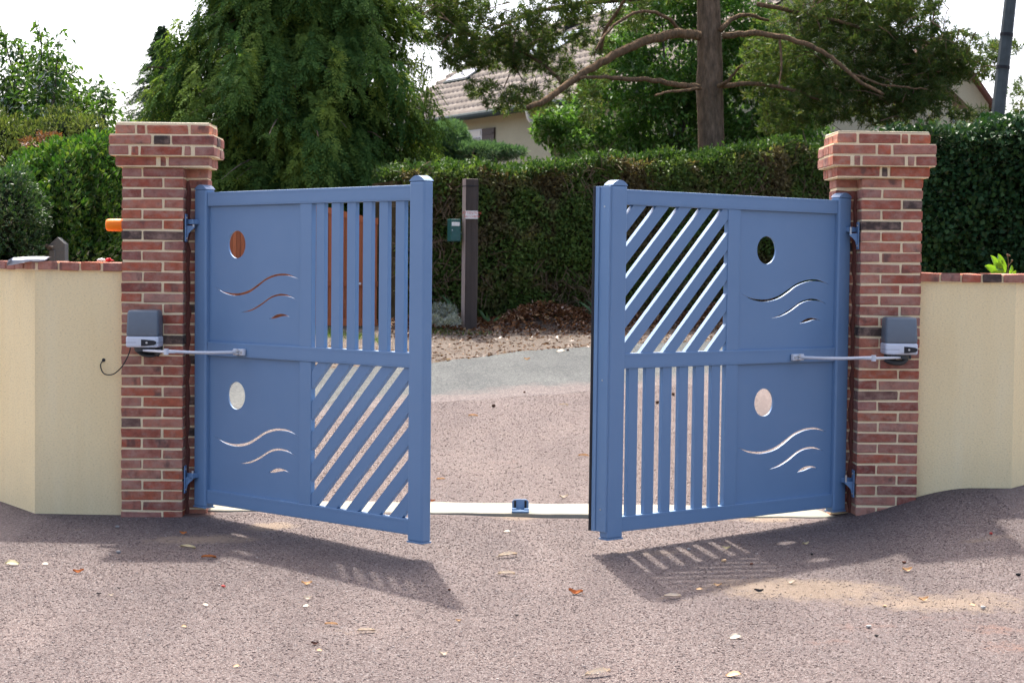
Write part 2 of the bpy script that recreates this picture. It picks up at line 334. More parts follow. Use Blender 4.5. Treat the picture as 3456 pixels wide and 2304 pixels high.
def leaf_arrays(P, D, L, W, fold=.25, Nn=None):
    """diamond leaves folded on the midrib: base P, direction D, length L, width W"""
    n = len(P); D = unit(D)
    R = rng.normal(size=(n, 3)) if Nn is None else Nn + rng.normal(size=(n, 3)) * .35
    X = unit(np.cross(D, R)); Z = np.cross(X, D)
    L = np.broadcast_to(L, n)[:, None]; W = np.broadcast_to(W, n)[:, None]
    mid = P + D * L * .45
    V = np.stack([P, mid + X * W / 2 + Z * W * fold, P + D * L - Z * L * .08, mid - X * W / 2 + Z * W * fold], 1).reshape(-1, 3)
    i = np.arange(n)[:, None] * 4
    Fc = np.concatenate([i + [0, 1, 2], i + [0, 2, 3]], 1).reshape(-1, 3)
    return V, Fc
def leaves(name, P, D, L, W, mat, parent, fold=.25, Nn=None):
    V, Fc = leaf_arrays(P, D, L, W, fold, Nn)
    return tag(np_mesh(name, V, Fc, mat, parent), kind='stuff')
def wob(P, s, seed=0):
    a = np.asarray(P, float) * s + seed * 7.31
    return (np.sin(a[..., 0] * 1.7 + 2.1 * np.sin(a[..., 2] * 1.1 + a[..., 1])) + np.sin(a[..., 2] * 2.3 + 1.7 * np.sin(a[..., 0] * 1.4 - a[..., 1])) + np.sin(a[..., 1] * 1.9 + a[..., 0])) / 3
def in_blobs(blobs, n, shell=.45):
    """points in ellipsoids (centre, radii), more of them towards the skin"""
    wts = np.array([r[0] * r[1] + r[0] * r[2] + r[1] * r[2] for _, r in blobs]) ** 1.0
    k = rng.choice(len(blobs), n, p=wts / wts.sum()); cs = np.array([tuple(c) for c, _ in blobs]); rs = np.array([tuple(r) for _, r in blobs])
    d = unit(rng.normal(size=(n, 3))); t = 1 - (1 - shell) * rng.random(n) ** 1.5 * rng.random(n)
    t *= 1 + .16 * wob(d * 2.5, 1.6, 3)
    return cs[k] + d * rs[k] * t[:, None], d
def blob(X, Y, rx, ry, D, rd=None):
    s = pxm(D); return (at(X, Y, D), (rx * s, (rd if rd is not None else rx * s), ry * s))

# ------------------------------------------------------------------ the ground
def sheet(name, xs, ylo, yhi, ny, mat, lift, kind='structure', attr=None, power=1.0, taper=0):
    xs = np.asarray(xs); t = np.linspace(0, 1, ny) ** power
    X = np.repeat(xs[:, None], ny, 1); Y = ylo(xs)[:, None] * (1 - t) + yhi(xs)[:, None] * t
    Z = terrain(X, Y) + (lift if not taper else -.02 + (lift + .02) * np.clip(np.minimum(np.arange(ny), (ny - 1 - np.arange(ny)) if taper == 2 else 99) / 2.0, 0, 1))[None] if taper else terrain(X, Y) + lift; V = np.stack([X, Y, Z], -1).reshape(-1, 3); nx = len(xs)
    i = (np.arange(nx - 1)[:, None] * ny + np.arange(ny - 1)).ravel()
    Fc = np.stack([i, i + ny, i + ny + 1, i + 1], 1)
    at_ = {k: f(V[:, 0], V[:, 1]) for k, f in (attr or {}).items()}
    return tag(np_mesh(name, V, Fc, mat, None, at_, True), kind=kind)
xs_far = np.unique(np.concatenate([np.linspace(-220, -14, 18), np.linspace(-14, 14, 120), np.linspace(14, 220, 18)]))
sheet('ground', xs_far, lambda x: x * 0 - 60, lambda x: x * 0 + 420, 700, M['verge'], -.03)
low_pts = [ground_at(718, 959), ground_at(850, 936), ground_at(991, 921), ground_at(1176, 912), ground_at(1367, 897), ground_at(1560, 880)]
upp_pts = [ground_at(762, 848), ground_at(880, 842), ground_at(993, 835), ground_at(1176, 812), ground_at(1369, 797), ground_at(1657, 784)]
lx = [-30, -9, -5] + [p.x for p in low_pts] + [6, 12, 30]; ly = [10.6, 11.6, 12.9] + [p.y for p in low_pts] + [low_pts[-1].y + 1.6, low_pts[-1].y + 3.6, low_pts[-1].y + 9]
ux = [-30, -9, -5] + [p.x for p in upp_pts] + [7, 12, 30]; uy = [14.6, 16.4, 17.6] + [p.y for p in upp_pts] + [upp_pts[-1].y + 1.4, upp_pts[-1].y + 3.4, upp_pts[-1].y + 9]
low = lambda x: np.interp(x, lx, ly) + .10 * np.sin(np.asarray(x) * 3.1 + .7) + .06 * np.sin(np.asarray(x) * 9 + 1)
upp = lambda x: np.interp(x, ux, uy) + .05 * np.sin(np.asarray(x) * 4.3 + 2) + .035 * np.sin(np.asarray(x) * 17)
def blobs_attr(bl):
    es = []
    for X, Y, rx, ry, a in bl:
        p = ground_at(X, Y); q = ground_at(X + rx, Y); r = ground_at(X, Y - ry); es.append((p.x, p.y, abs(q.x - p.x), abs(r.y - p.y) + .01, a))
    def f(x, y):
        v = np.zeros_like(x)
        for px, py, sx, sy, a in es: v = np.maximum(v, a * np.exp(-((x - px) / sx) ** 2 - ((y - py) / sy) ** 2))
        return v
    return f
sand = blobs_attr([(1850, 1352, 260, 30, .75), (2150, 1385, 330, 26, .62), (2250, 1370, 160, 24, .5), (1700, 1335, 150, 14, .5), (470, 1238, 160, 11, .75), (620, 1208, 70, 10, .85), (380, 1245, 60, 10, .5), (1500, 1268, 180, 12, .45),
                   (1350, 1345, 200, 12, .3), (800, 1450, 200, 14, .35), (1250, 1000, 120, 30, .25), (1760, 1190, 90, 10, .8), (180, 1215, 90, 6, .4), (2280, 1235, 120, 12, .5), (1550, 1375, 130, 10, .35), (1190, 1186, 70, 8, .8)])
red = blobs_attr([(455, 1178, 45, 8, 1.0), (2290, 1445, 130, 16, .55), (1990, 1440, 160, 26, .42), (2310, 1485, 130, 20, .48), (1900, 1475, 160, 22, .4), (1150, 1060, 110, 14, .35), (1180, 1130, 120, 12, .3), (2180, 1420, 150, 10, .42), (1905, 1180, 40, 8, .5)])
dense = np.concatenate([np.linspace(-14, -4, 30), np.linspace(-4, 4, 180)[1:], np.linspace(4, 14, 30)[1:]])
sheet('gravel_driveway', dense, lambda x: x * 0 - 14, low, 420, M['gravel'], 0, attr={'sand': sand, 'red': red})
edge_sand = lambda x, y: np.exp(-np.maximum(y - low(x), 0) / .75) * 1.25
sheet('road', dense, lambda x: low(x) - .15, lambda x: upp(x) + .1, 120, M['asphalt'], .005, attr={'sand': edge_sand}, taper=1)
sheet('verge', dense, lambda x: upp(x) - .12, lambda x: hedge_y(x) + 4, 60, M['verge'], .010, taper=1)
# loose stones on the drive: real small stones, too many to count
def stones(name, n, x0, x1, y0, y1, r0, r1, lift=0.0, ypow=1.0, road_keep=False):
    x = rng.uniform(x0, x1, n); y = y0 + (y1 - y0) * rng.random(n) ** ypow
    s = sand(x, y) + red(x, y) * .7
    keep = (rng.random(n) > np.clip(s * 1.15, 0, .93)) & (y < low(x) + (1.9 * rng.random(n) ** 3))
    keep &= ~((np.abs(x) < 1.85) & (y > 10.08) & (y < 10.52)) | ((rng.random(n) < .04) & (y > 10.2))
    keep &= ~((x < -1.7) & (y > 9.95)) & ~((x > 1.8) & (y > 10.02))
    x, y = x[keep], y[keep]; n = len(x); r = r0 + (r1 - r0) * rng.random(n) ** 2.2
    o = np.array([[1, 0, 0], [-.5, .87, 0], [-.5, -.87, 0], [.1, .05, .75], [0, 0, -.5]])
    a = rng.uniform(0, 6.28, n); ca, sa = np.cos(a), np.sin(a)
    V = np.repeat(o[None], n, 0) * (1 + rng.uniform(-.35, .35, (n, 5, 3))) * r[:, None, None] * np.array([1.15, .8, .56])
    X = V[..., 0] * ca[:, None] - V[..., 1] * sa[:, None]; Y = V[..., 0] * sa[:, None] + V[..., 1] * ca[:, None]
    V = np.stack([X + x[:, None], Y + y[:, None], V[..., 2] + (terrain(x, y) + lift + r * .18)[:, None]], -1).reshape(-1, 3)
    i = np.arange(n)[:, None, None] * 5; f = np.array([[0, 1, 3], [1, 2, 3], [2, 0, 3], [1, 0, 4], [2, 1, 4], [0, 2, 4]])
    tag(np_mesh(name, V, (i + f).reshape(-1, 3), M['stone']), kind='stuff')
stones('loose_gravel', 110000, -2.6, 2.7, 5.7, 10.15, .0018, .0072, ypow=.9)
stones('loose_gravel', 50000, -2.4, 2.2, 10.4, 18.6, .0024, .009)

# ------------------------------------------------------------------ brick pillars
brick_cache = {}
def brick_mesh(L, W, H):
    key = (round(L, 3), round(W, 3), round(H, 3)); lst = brick_cache.setdefault(key, [])
    if len(lst) < 5:
        bm = bmesh.new(); box(bm, (-L / 2, -W / 2, -H / 2), (L / 2, W / 2, H / 2), .0032)
        for v in bm.verts: v.co += Vector([rnd.uniform(-.0022, .0022) for _ in range(3)])
        me = bpy.data.meshes.new('brick'); bm.normal_update(); bm.to_mesh(me); bm.free(); me.materials.append(M['brick']); lst.append(me); return me
    return rnd.choice(lst)
def brick(parent, a, b, jit=.0014):
    L, W, H = (b[i] - a[i] for i in range(3))
    o = link('brick', brick_mesh(L, W, H), parent, None, [(a[i] + b[i]) / 2 + rnd.uniform(-jit, jit) for i in range(3)])
    o.rotation_euler = (rnd.uniform(-.006, .006), math.pi * rnd.choice((0, 1)) + rnd.uniform(-.01, .01), math.pi * rnd.choice((0, 1)) + rnd.uniform(-.006, .006)); return o
def pillar(side, x_out, y0, yaw, z_corb, pitch, rows, cap_pitch, rear, prot, label):
    sg = 1 if side == 'L' else -1                      # lx runs from the outer edge to the opening
    t = thing('brick_pillar', label, 'pillar', (x_out, y0, 0), (0, 0, yaw), 'brick pillars either side of the gate')
    WF, WR, J, CH = .346, .465, .0115, .0480
    X = lambda l: sg * l
    def B(l0, l1, d0, d1, z0, z1):
        a, b = sorted((X(l0), X(l1))); brick(t, (a, d0, z0), (b, d1, z1))
    bm = bmesh.new(); r = .0052; zb = z_corb - rows * pitch
    for l0, l1, d0, d1 in ((r, WF - r, r, prot + .02), (r, WR - r, prot + r, prot + rear - r)):
        a, b = sorted((X(l0), X(l1))); box(bm, (a, d0, zb), (b, d1, z_corb + .002))
    for k in range(4):
        o = (.03, .06, .06, .03)[k] - .0052; a, b = sorted((X(-o), X(WR + o)))
        box(bm, (a, -o, z_corb + k * cap_pitch), (b, prot + rear + o, z_corb + (k + 1) * cap_pitch + .001 * k))
    bm_obj('mortar', bm, M['mortar'], t)
    zt = z_corb + 4 * cap_pitch; bm = bmesh.new(); a, b = sorted((X(-.026), X(WR + .026)))
    box(bm, (a, -.024, zt), (b, prot + rear + .026, zt + .012), .006)
    for v in bm.verts: v.co.z += rnd.uniform(-.003, .003)
    bm_obj('cap_mortar', bm, M['captop'], t)
    bm = bmesh.new(); n = 40; pts = []
    for i in range(n):                                 # smeared red mortar, with the inner corner's shade put into its dark colour
        z = zb + (z_corb - .07 - zb) * i / (n - 1); wv = .020 + .006 * math.sin(i * 1.9) + rnd.uniform(-.006, .006)
        pts.append([bm.verts.new((X(WF + q * wv), prot - p * .02, z)) for q, p in ((-.05, -.1), (-.05, .6), (.5, .55), (1, -.1))])
    for p, q in zip(pts, pts[1:]):
        for k in range(3): bm.faces.new((p[k], p[k + 1], q[k + 1], q[k]))
    bmesh.ops.recalc_face_normals(bm, faces=bm.faces); bm_obj('corner_shade_mortar', bm, M['shadedredmortar'], t)
    for i in range(rows):
        z1 = z_corb - i * pitch - (pitch - CH) / 2; z0 = z1 - CH
        h = .11 + rnd.uniform(-.003, .003)
        if i % 2 == 0: B(0, h, 0, prot, z0, z1); B(h + J, WF, 0, prot, z0, z1)
        else: B(0, WF - h - J, 0, prot, z0, z1); B(WF - h, WF, 0, prot, z0, z1)
        d0, d1 = prot + .001, prot + rear
        if i % 2 == 0: B(0, .226, d0, d1, z0, z1); B(.239, WR, d0, d1, z0, z1)
        else: B(0, .112, d0, d1, z0, z1); B(.125, .34, d0, d1, z0, z1); B(.353, WR, d0, d1, z0, z1)
    fr = {'L': [[(0, .435), (.473, .532), (.566, 1)], [(0, .186), (.215, .279), (.303, .695), (.721, .779), (.812, 1)], [(0, .400), (.429, .582), (.603, 1)], [(0, .205), (.229, .312), (.336, .769), (.797, 1)]],
          'R': [[(0, .421), (.45, .511), (.54, 1)], [(0, .193), (.217, .275), (.304, .71), (.736, .794), (.826, 1)], [(0, .418), (.442, .567), (.588, 1)], [(0, .216), (.24, .305), (.325, .765), (.796, 1)]]}[side]
    for k in range(4):
        o = (.03, .06, .06, .03)[k]; z0 = z_corb + k * cap_pitch + (.005 if k else .007); z1 = z0 + cap_pitch - .0118
        a, b = -o, WR + o; dm = prot - o + .0; tot = b - a
        for p, q in fr[k]: B(a + tot * p, a + tot * q, -o, dm, z0, z1)
        db = prot + rear + o; cuts = [0, .37, .5, 1] if k % 2 else [0, .5, .74, 1]; md = dm + .011
        B(b - .12, b, md, md + (db - md) * .44, z0, z1); B(b - .12, b, md + (db - md) * .44 + .011, db, z0, z1)
        B(a, a + .12, md, md + (db - md) * .5, z0, z1); B(a, a + .12, md + (db - md) * .5 + .011, db, z0, z1)
        B(a + .132, (a + b) / 2 - .006, db - .1, db, z0, z1); B((a + b) / 2 + .006, b - .132, db - .1, db, z0, z1)
    return t
PLY, PRY = 9.97, 10.06
PLX = at(279, 700, PLY).x; PRX = at(2113, 760, PRY).x
pillar('L', PLX, PLY, .01, at(279, 383, PLY).z, .0585, 34, .0595, .135, .11, 'red brick pillar with corbelled cap on the left of the gate, orange lamp behind it')
pillar('R', PRX, PRY, .015, at(2118, 410, PRY).z, .0600, 34, .0625, .20, .135, 'red brick pillar with corbelled cap on the right of the gate, beside the dark ivy hedge')

# ------------------------------------------------------------------ low rendered walls with brick coping
def garden_wall(side, x0, y0, xc, label):
    sg = -1 if side == 'L' else 1
    t = thing('garden_wall', label, 'wall', (x0, y0, 0), (0, 0, 0), 'low rendered walls beside the pillars')
    angs = [0, 50, 68, 80, 86]; lens = [abs(xc - x0), .62, .6, .8, 2.2]
    p = Vector((0, 0)); line = [p.copy()]; dirs = []
    for a, l in zip(angs, lens):
        d = Vector((sg * math.cos(math.radians(a)), math.sin(math.radians(a)))); dirs.append(d); p = p + d * l; line.append(p.copy())
    nor = lambda d: Vector((-sg * d.y, sg * d.x))      # away from the camera side
    th = .21; back = []
    for i, q in enumerate(line):
        n = nor(dirs[max(0, i - 1)]) + nor(dirs[min(i, len(dirs) - 1)]); n = n.normalized(); back.append(q + n * th)
    ztop = 1.372 if side == 'L' else 1.362
    bm = bmesh.new()
    seg = []
    for q, r in zip(line, back):
        seg.append([bm.verts.new((q.x, q.y, -.25)), bm.verts.new((q.x, q.y, ztop)), bm.verts.new((r.x, r.y, ztop)), bm.verts.new((r.x, r.y, -.25))])
    for a, b in zip(seg, seg[1:]):
        for k in range(3): bm.faces.new((a[k], a[k + 1], b[k + 1], b[k]))
    bm.faces.new(seg[0]); bm.faces.new(seg[-1][::-1]); bmesh.ops.recalc_face_normals(bm, faces=bm.faces)
    bm_obj('rendered_body', bm, M['render'], t)
    # brick-on-edge coping
    s = .004 if side == 'R' else .006; k = 0; tot = sum(lens)
    mort = bmesh.new(); first = True
    def pos(s):
        i = 0
        while i < len(lens) - 1 and s > lens[i]: s -= lens[i]; i += 1
        return line[i] + dirs[i] * s, dirs[i]
    while s < tot - .12:
        wd = .107 + rnd.uniform(-.003, .003); q, d = pos(s + wd / 2)
        c = q + nor(d) * (.092); a = math.atan2(d.y, d.x)
        o = link('brick', brick_mesh(.107, .225, .046), t, None, (c.x, c.y, ztop + .0245 + rnd.uniform(-.002, .002)))
        o.rotation_euler = (rnd.uniform(-.02, .02), rnd.uniform(-.02, .02), a + rnd.uniform(-.015, .015)); s += wd + .0125 + rnd.uniform(-.001, .002)
    lo = [q + nor(dirs[min(i, len(dirs) - 1)]) * -.010 for i, q in enumerate(line)]
    hi = [q + (b - q).normalized() * .195 for q, b in zip(line, back)]
    seg = []
    for q, r in zip(lo, hi): seg.append([mort.verts.new((q.x, q.y, ztop - .004)), mort.verts.new((q.x, q.y, ztop + .040)), mort.verts.new((r.x, r.y, ztop + .040)), mort.verts.new((r.x, r.y, ztop - .004))])
    for a, b in zip(seg, seg[1:]):
        for k in range(4): mort.faces.new((a[k], a[(k + 1) % 4], b[(k + 1) % 4], b[k]))
    mort.faces.new(seg[0]); mort.faces.new(seg[-1][::-1]); bmesh.ops.recalc_face_normals(mort, faces=mort.faces)
    bm_obj('coping_mortar', mort, M['mortar'], t); return t
WLY, WRY = 10.03, 10.12
garden_wall('L', PLX - .002, WLY, at(80, 900, WLY).x, 'low cream rendered wall with brick coping on the left, black cable hole in it')
garden_wall('R', PRX + .002, WRY, at(2328, 900, WRY).x, 'low cream rendered wall with brick coping on the right, weed behind it')

# ------------------------------------------------------------------ the blue gate leaves
H = 1.75; V0, V1, V2, V3 = .0784, .8367, .9147, 1.6723; LR = 1.632
def clip_poly(poly, u0, u1, v0, v1):
    for ax, lim, s in ((0, u0, 1), (0, u1, -1), (1, v0, 1), (1, v1, -1)):
        out = []
        for i in range(len(poly)):
            a, b = poly[i], poly[(i + 1) % len(poly)]; da, db = (a[ax] - lim) * s, (b[ax] - lim) * s
            if da >= 0: out.append(a)
            if (da >= 0) != (db >= 0):
                k = da / (da - db); out.append((a[0] + (b[0] - a[0]) * k, a[1] + (b[1] - a[1]) * k))
        poly = out
        if len(poly) < 3: return []
    return poly
WAVES = [([(.036, 1.2228), (.1094, 1.1991), (.1881, 1.189), (.2598, 1.1908), (.3425, 1.21), (.4183, 1.2445), (.4818, 1.2749), (.5505, 1.294), (.613, 1.3007), (.6863, 1.2962), (.7646, 1.2704)], [(.1095, 1.1927), (.1882, 1.1776), (.2599, 1.1777), (.3427, 1.1932), (.4185, 1.2267), (.4819, 1.2601), (.5506, 1.2811), (.6131, 1.2901), (.6864, 1.2878)]),
         ([(.2696, 1.0824), (.361, 1.1039), (.4425, 1.1373), (.5172, 1.1738), (.5743, 1.1883), (.6253, 1.1921), (.6817, 1.1846), (.7473, 1.1603)], [(.3611, 1.0946), (.4426, 1.1235), (.5173, 1.1609), (.5744, 1.1777), (.6254, 1.1822), (.6818, 1.1777)]),
         ([(.5166, 1.0534), (.5639, 1.077), (.615, 1.0845), (.6602, 1.0793), (.6969, 1.0656)], [(.5697, 1.0595), (.6264, 1.0712), (.6603, 1.0731)])]
def panel_mesh(rect, holes, thick):
    cu = bpy.data.curves.new('panel', 'CURVE'); cu.dimensions = '2D'; cu.fill_mode = 'BOTH'; cu.extrude = thick / 2
    for poly in [rect] + holes:
        sp = cu.splines.new('POLY'); sp.points.add(len(poly) - 1); sp.use_cyclic_u = True
        for p, q in zip(sp.points, poly): p.co = (q[0], q[1], 0, 1)
    o = bpy.data.objects.new('tmp', cu); C.objects.link(o)
    dg = bpy.context.evaluated_depsgraph_get(); me = bpy.data.meshes.new_from_object(o.evaluated_get(dg), depsgraph=dg)
    bpy.data.objects.remove(o); bpy.data.curves.remove(cu); return me
def gate(side, label):
    hp, phi, tilt = ((-1.7105, 9.978, -1.3539 + HC), .7446, .0029) if side == 'L' else ((1.837, 10.1019, -1.3529 + HC), .6857, .0012)
    rz = -phi if side == 'L' else math.pi + phi
    t = thing('gate_leaf', label, 'gate', hp, (0, -tilt, rz), 'blue gate leaves')
    yb = 1 if side == 'L' else -1
    f = lambda u, v, d: Vector((u, yb * d, v))
    def bx(name, u0, u1, v0, v1, d0, d1, bev=.002, mat='paint', seg=2):
        bm = bmesh.new(); a = f(u0, v0, d0); b = f(u1, v1, d1); box(bm, [min(a[i], b[i]) for i in range(3)], [max(a[i], b[i]) for i in range(3)], bev, seg)
        return bm_obj(name, bm, M[mat], t, False)
    for v0, v1 in ((V3, H), (V1, V2), (0, V0)):
        bx('rail', 0, LR, v0, v1, 0, .04, .003)
        bm = bmesh.new()
        for vv in (v0 + .011, v1 - .011):                                  # fine extrusion lines
            box(bm, f(0.002, vv - .0012, -.0012 if yb > 0 else .0), f(LR - .002, vv + .0012, 0.0005 if yb > 0 else -.0012)) if False else box(bm, [min(p, q) for p, q in zip(f(.004, vv - .0011, -.001), f(LR - .004, vv + .0011, .002))], [max(p, q) for p, q in zip(f(.004, vv - .0011, -.001), f(LR - .004, vv + .0011, .002))])
        g = bm_obj('rail_groove', bm, M['paint'], t); g['kind'] = 'stuff'
    for name, u0, u1, vb, vt in (('hinge_post', -.110, -.002, -.022, 1.767), ('free_post', LR + .001, LR + .108, -.030, 1.7687)):
        bx(name, u0, u1, vb, vt, -.010, .055, .012, 'paint', 4)
        bm = bmesh.new(); n = 12; um = (u0 + u1) / 2; hw = (u1 - u0) / 2 - .0005
        arc = [(um + hw * (1 - 2 * k / n), vt + .001 + .026 * (1 - (1 - 2 * k / n) ** 2)) for k in range(n + 1)]
        prism(bm, [(um + hw, vt - .001)] + arc + [(um - hw, vt - .001)], -.0105, .0555, f)
        bm_obj('post_cap', bm, M['paint'], t)
        bx('post_foot', u0 - .001, u1 + .001, vb - .005, vb + .003, -.011, .056, .001)
    for v0, v1, diag in ((V2, V3, side == 'R'), (V0, V1, side == 'L')):
        off = (v0 + v1) / 2 - (V2 + V3) / 2
        bx('stile', .788, .881, v0 - .001, v1 + .001, .004, .036, .003)
        mp = (lambda s: s) if side == 'L' else (lambda s: .800 - s)
        holes = [[(mp(.2370 + .0755 * math.cos(a)), 1.4585 + off + .0765 * math.sin(a)) for a in [2 * math.pi * k / 40 for k in range(40)]]]
        for top, bot in WAVES:
            tp = [p for p in smooth_path([(x, y, 0) for x, y in top], 4)]; bt = smooth_path([(x, y, 0) for x, y in [top[0]] + bot + [top[-1]]], 4)[1:-1]
            holes.append([(mp(p[0]), p[1] + off) for p in tp + bt[::-1]])
        me = panel_mesh([(-.004, v0 - .002), (.789, v0 - .002), (.789, v1 + .002), (-.004, v1 + .002)], holes, .010)
        me.transform(Matrix(((1, 0, 0, 0), (0, 0, yb, yb * .024), (0, 1, 0, 0), (0, 0, 0, 1))))
        if yb < 0: pass
        bmx = bmesh.new(); bmx.from_mesh(me); bmesh.ops.recalc_face_normals(bmx, faces=bmx.faces); bmx.to_mesh(me); bmx.free()
        me.name = 'panel'; link('cutout_panel', me, t, M['paint'])
        if not diag:
            for k in range(6):
                u = (.9127 if side == 'L' else .9203) + .12095 * k; bx('slat', u, u + .0652, v0 - .001, v1 + .001, .008, .034, .002)
        else:
            for k in range(-5, 10):
                if side == 'L': c = .0965 + .1635 * k; poly = [(c + v0 - .1, v0 - .1), (c + .0915 + v0 - .1, v0 - .1), (c + .0915 + v1 + .1, v1 + .1), (c + v1 + .1, v1 + .1)]
                else: c = 3.246 - .1635 * k; poly = [(c - v0 + .1, v0 - .1), (c - .0915 - v0 + .1, v0 - .1), (c - .0915 - v1 - .1, v1 + .1), (c - v1 - .1, v1 + .1)]
                poly = clip_poly(poly, .876, LR + .003, v0 - .002, v1 + .002)
                if len(poly) < 3: continue
                area = abs(sum(poly[i][0] * poly[(i + 1) % len(poly)][1] - poly[(i + 1) % len(poly)][0] * poly[i][1] for i in range(len(poly)))) / 2
                if area < .0006: continue
                bm = bmesh.new(); prism(bm, poly, .009, .034, f); bm_obj('slat', bm, M['paint'], t)
    for v in (.155, 1.585):
        bx('hinge_strap', -.118, -.062, v - .014, v + .014, -.055, -.008, .004)
    if side == 'R':
        bx('closing_strip', LR + .108, LR + .118, .006, 1.7634, -.004, .098, .002)
        bx('closing_strip_lip', LR + .118, LR + .124, .006, 1.7634, .070, .098, .001)
        bx('rubber_seal', LR + .1085, LR + .126, .004, 1.7644, .0985, .117, .001, 'rubber')
        for v in (.12, .78, 1.66):
            bm = bmesh.new(); a = f(LR + .1178, v, .035); bmesh.ops.create_cone(bm, cap_ends=True, segments=10, radius1=.005, radius2=.005, depth=.004, matrix=Matrix.Translation(a) @ Matrix.Rotation(math.pi / 2, 4, 'Y'))
            bm_obj('screw', bm, M['steel'], t)
    return t
GL = gate('L', 'left blue gate leaf, upright slats above and slanting slats below')
GR = gate('R', 'right blue gate leaf, slanting slats above and upright slats below')
# wall brackets carrying the hinges
def hinge(X, Yc, D, side, label):
    xw = (PLX + .346 if side == 'L' else PRX - .346); sg = 1 if side == 'L' else -1
    p = at(X, Yc, D); t = thing('hinge_bracket', label, 'hinge', (xw, D, p.z), (0, 0, 0), 'hinge brackets on the pillars')
    X_ = lambda a: sg * a
    def bb(name, a, b, mat='paint', bev=.001):
        bm = bmesh.new(); lo = [min(p, q) for p, q in zip(a, b)]; hi = [max(p, q) for p, q in zip(a, b)]; box(bm, lo, hi, bev); bm_obj(name, bm, M[mat], t)
    bb('wall_plate', (X_(.0045), -.005, -.09), (X_(.0115), .05, .065))
    bm = bmesh.new(); pr = [(.0117, 0), (.058, 0), (.056, -.012), (.036, -.028), (.022, -.045), (.016, -.072), (.0117, -.074)]
    prism(bm, pr, .012, .024, lambda u, v, d: Vector((X_(u), d, v))); bm_obj('gusset', bm, M['paint'], t)
    bm = bmesh.new(); tube(bm, [(X_(.05), .018, -.006), (X_(.05), .018, .036)], .007, 10); bm_obj('pin', bm, M['steel'], t)
    for z in (.045, -.07):
        bm = bmesh.new(); tube(bm, [(X_(.0116), .006, z), (X_(.0176), .006, z)], .006, 6); bm_obj('bolt', bm, M['steel'], t)
hinge(625, 520.5, PLY + .02, 'L', 'upper blue hinge bracket on the left brick pillar'); hinge(625, 1098, PLY + .02, 'L', 'lower blue hinge bracket on the left brick pillar')
hinge(1960, 536, PRY + .02, 'R', 'upper blue hinge bracket on the right brick pillar'); hinge(1950, 1106, PRY + .02, 'R', 'lower blue hinge bracket on the right brick pillar')

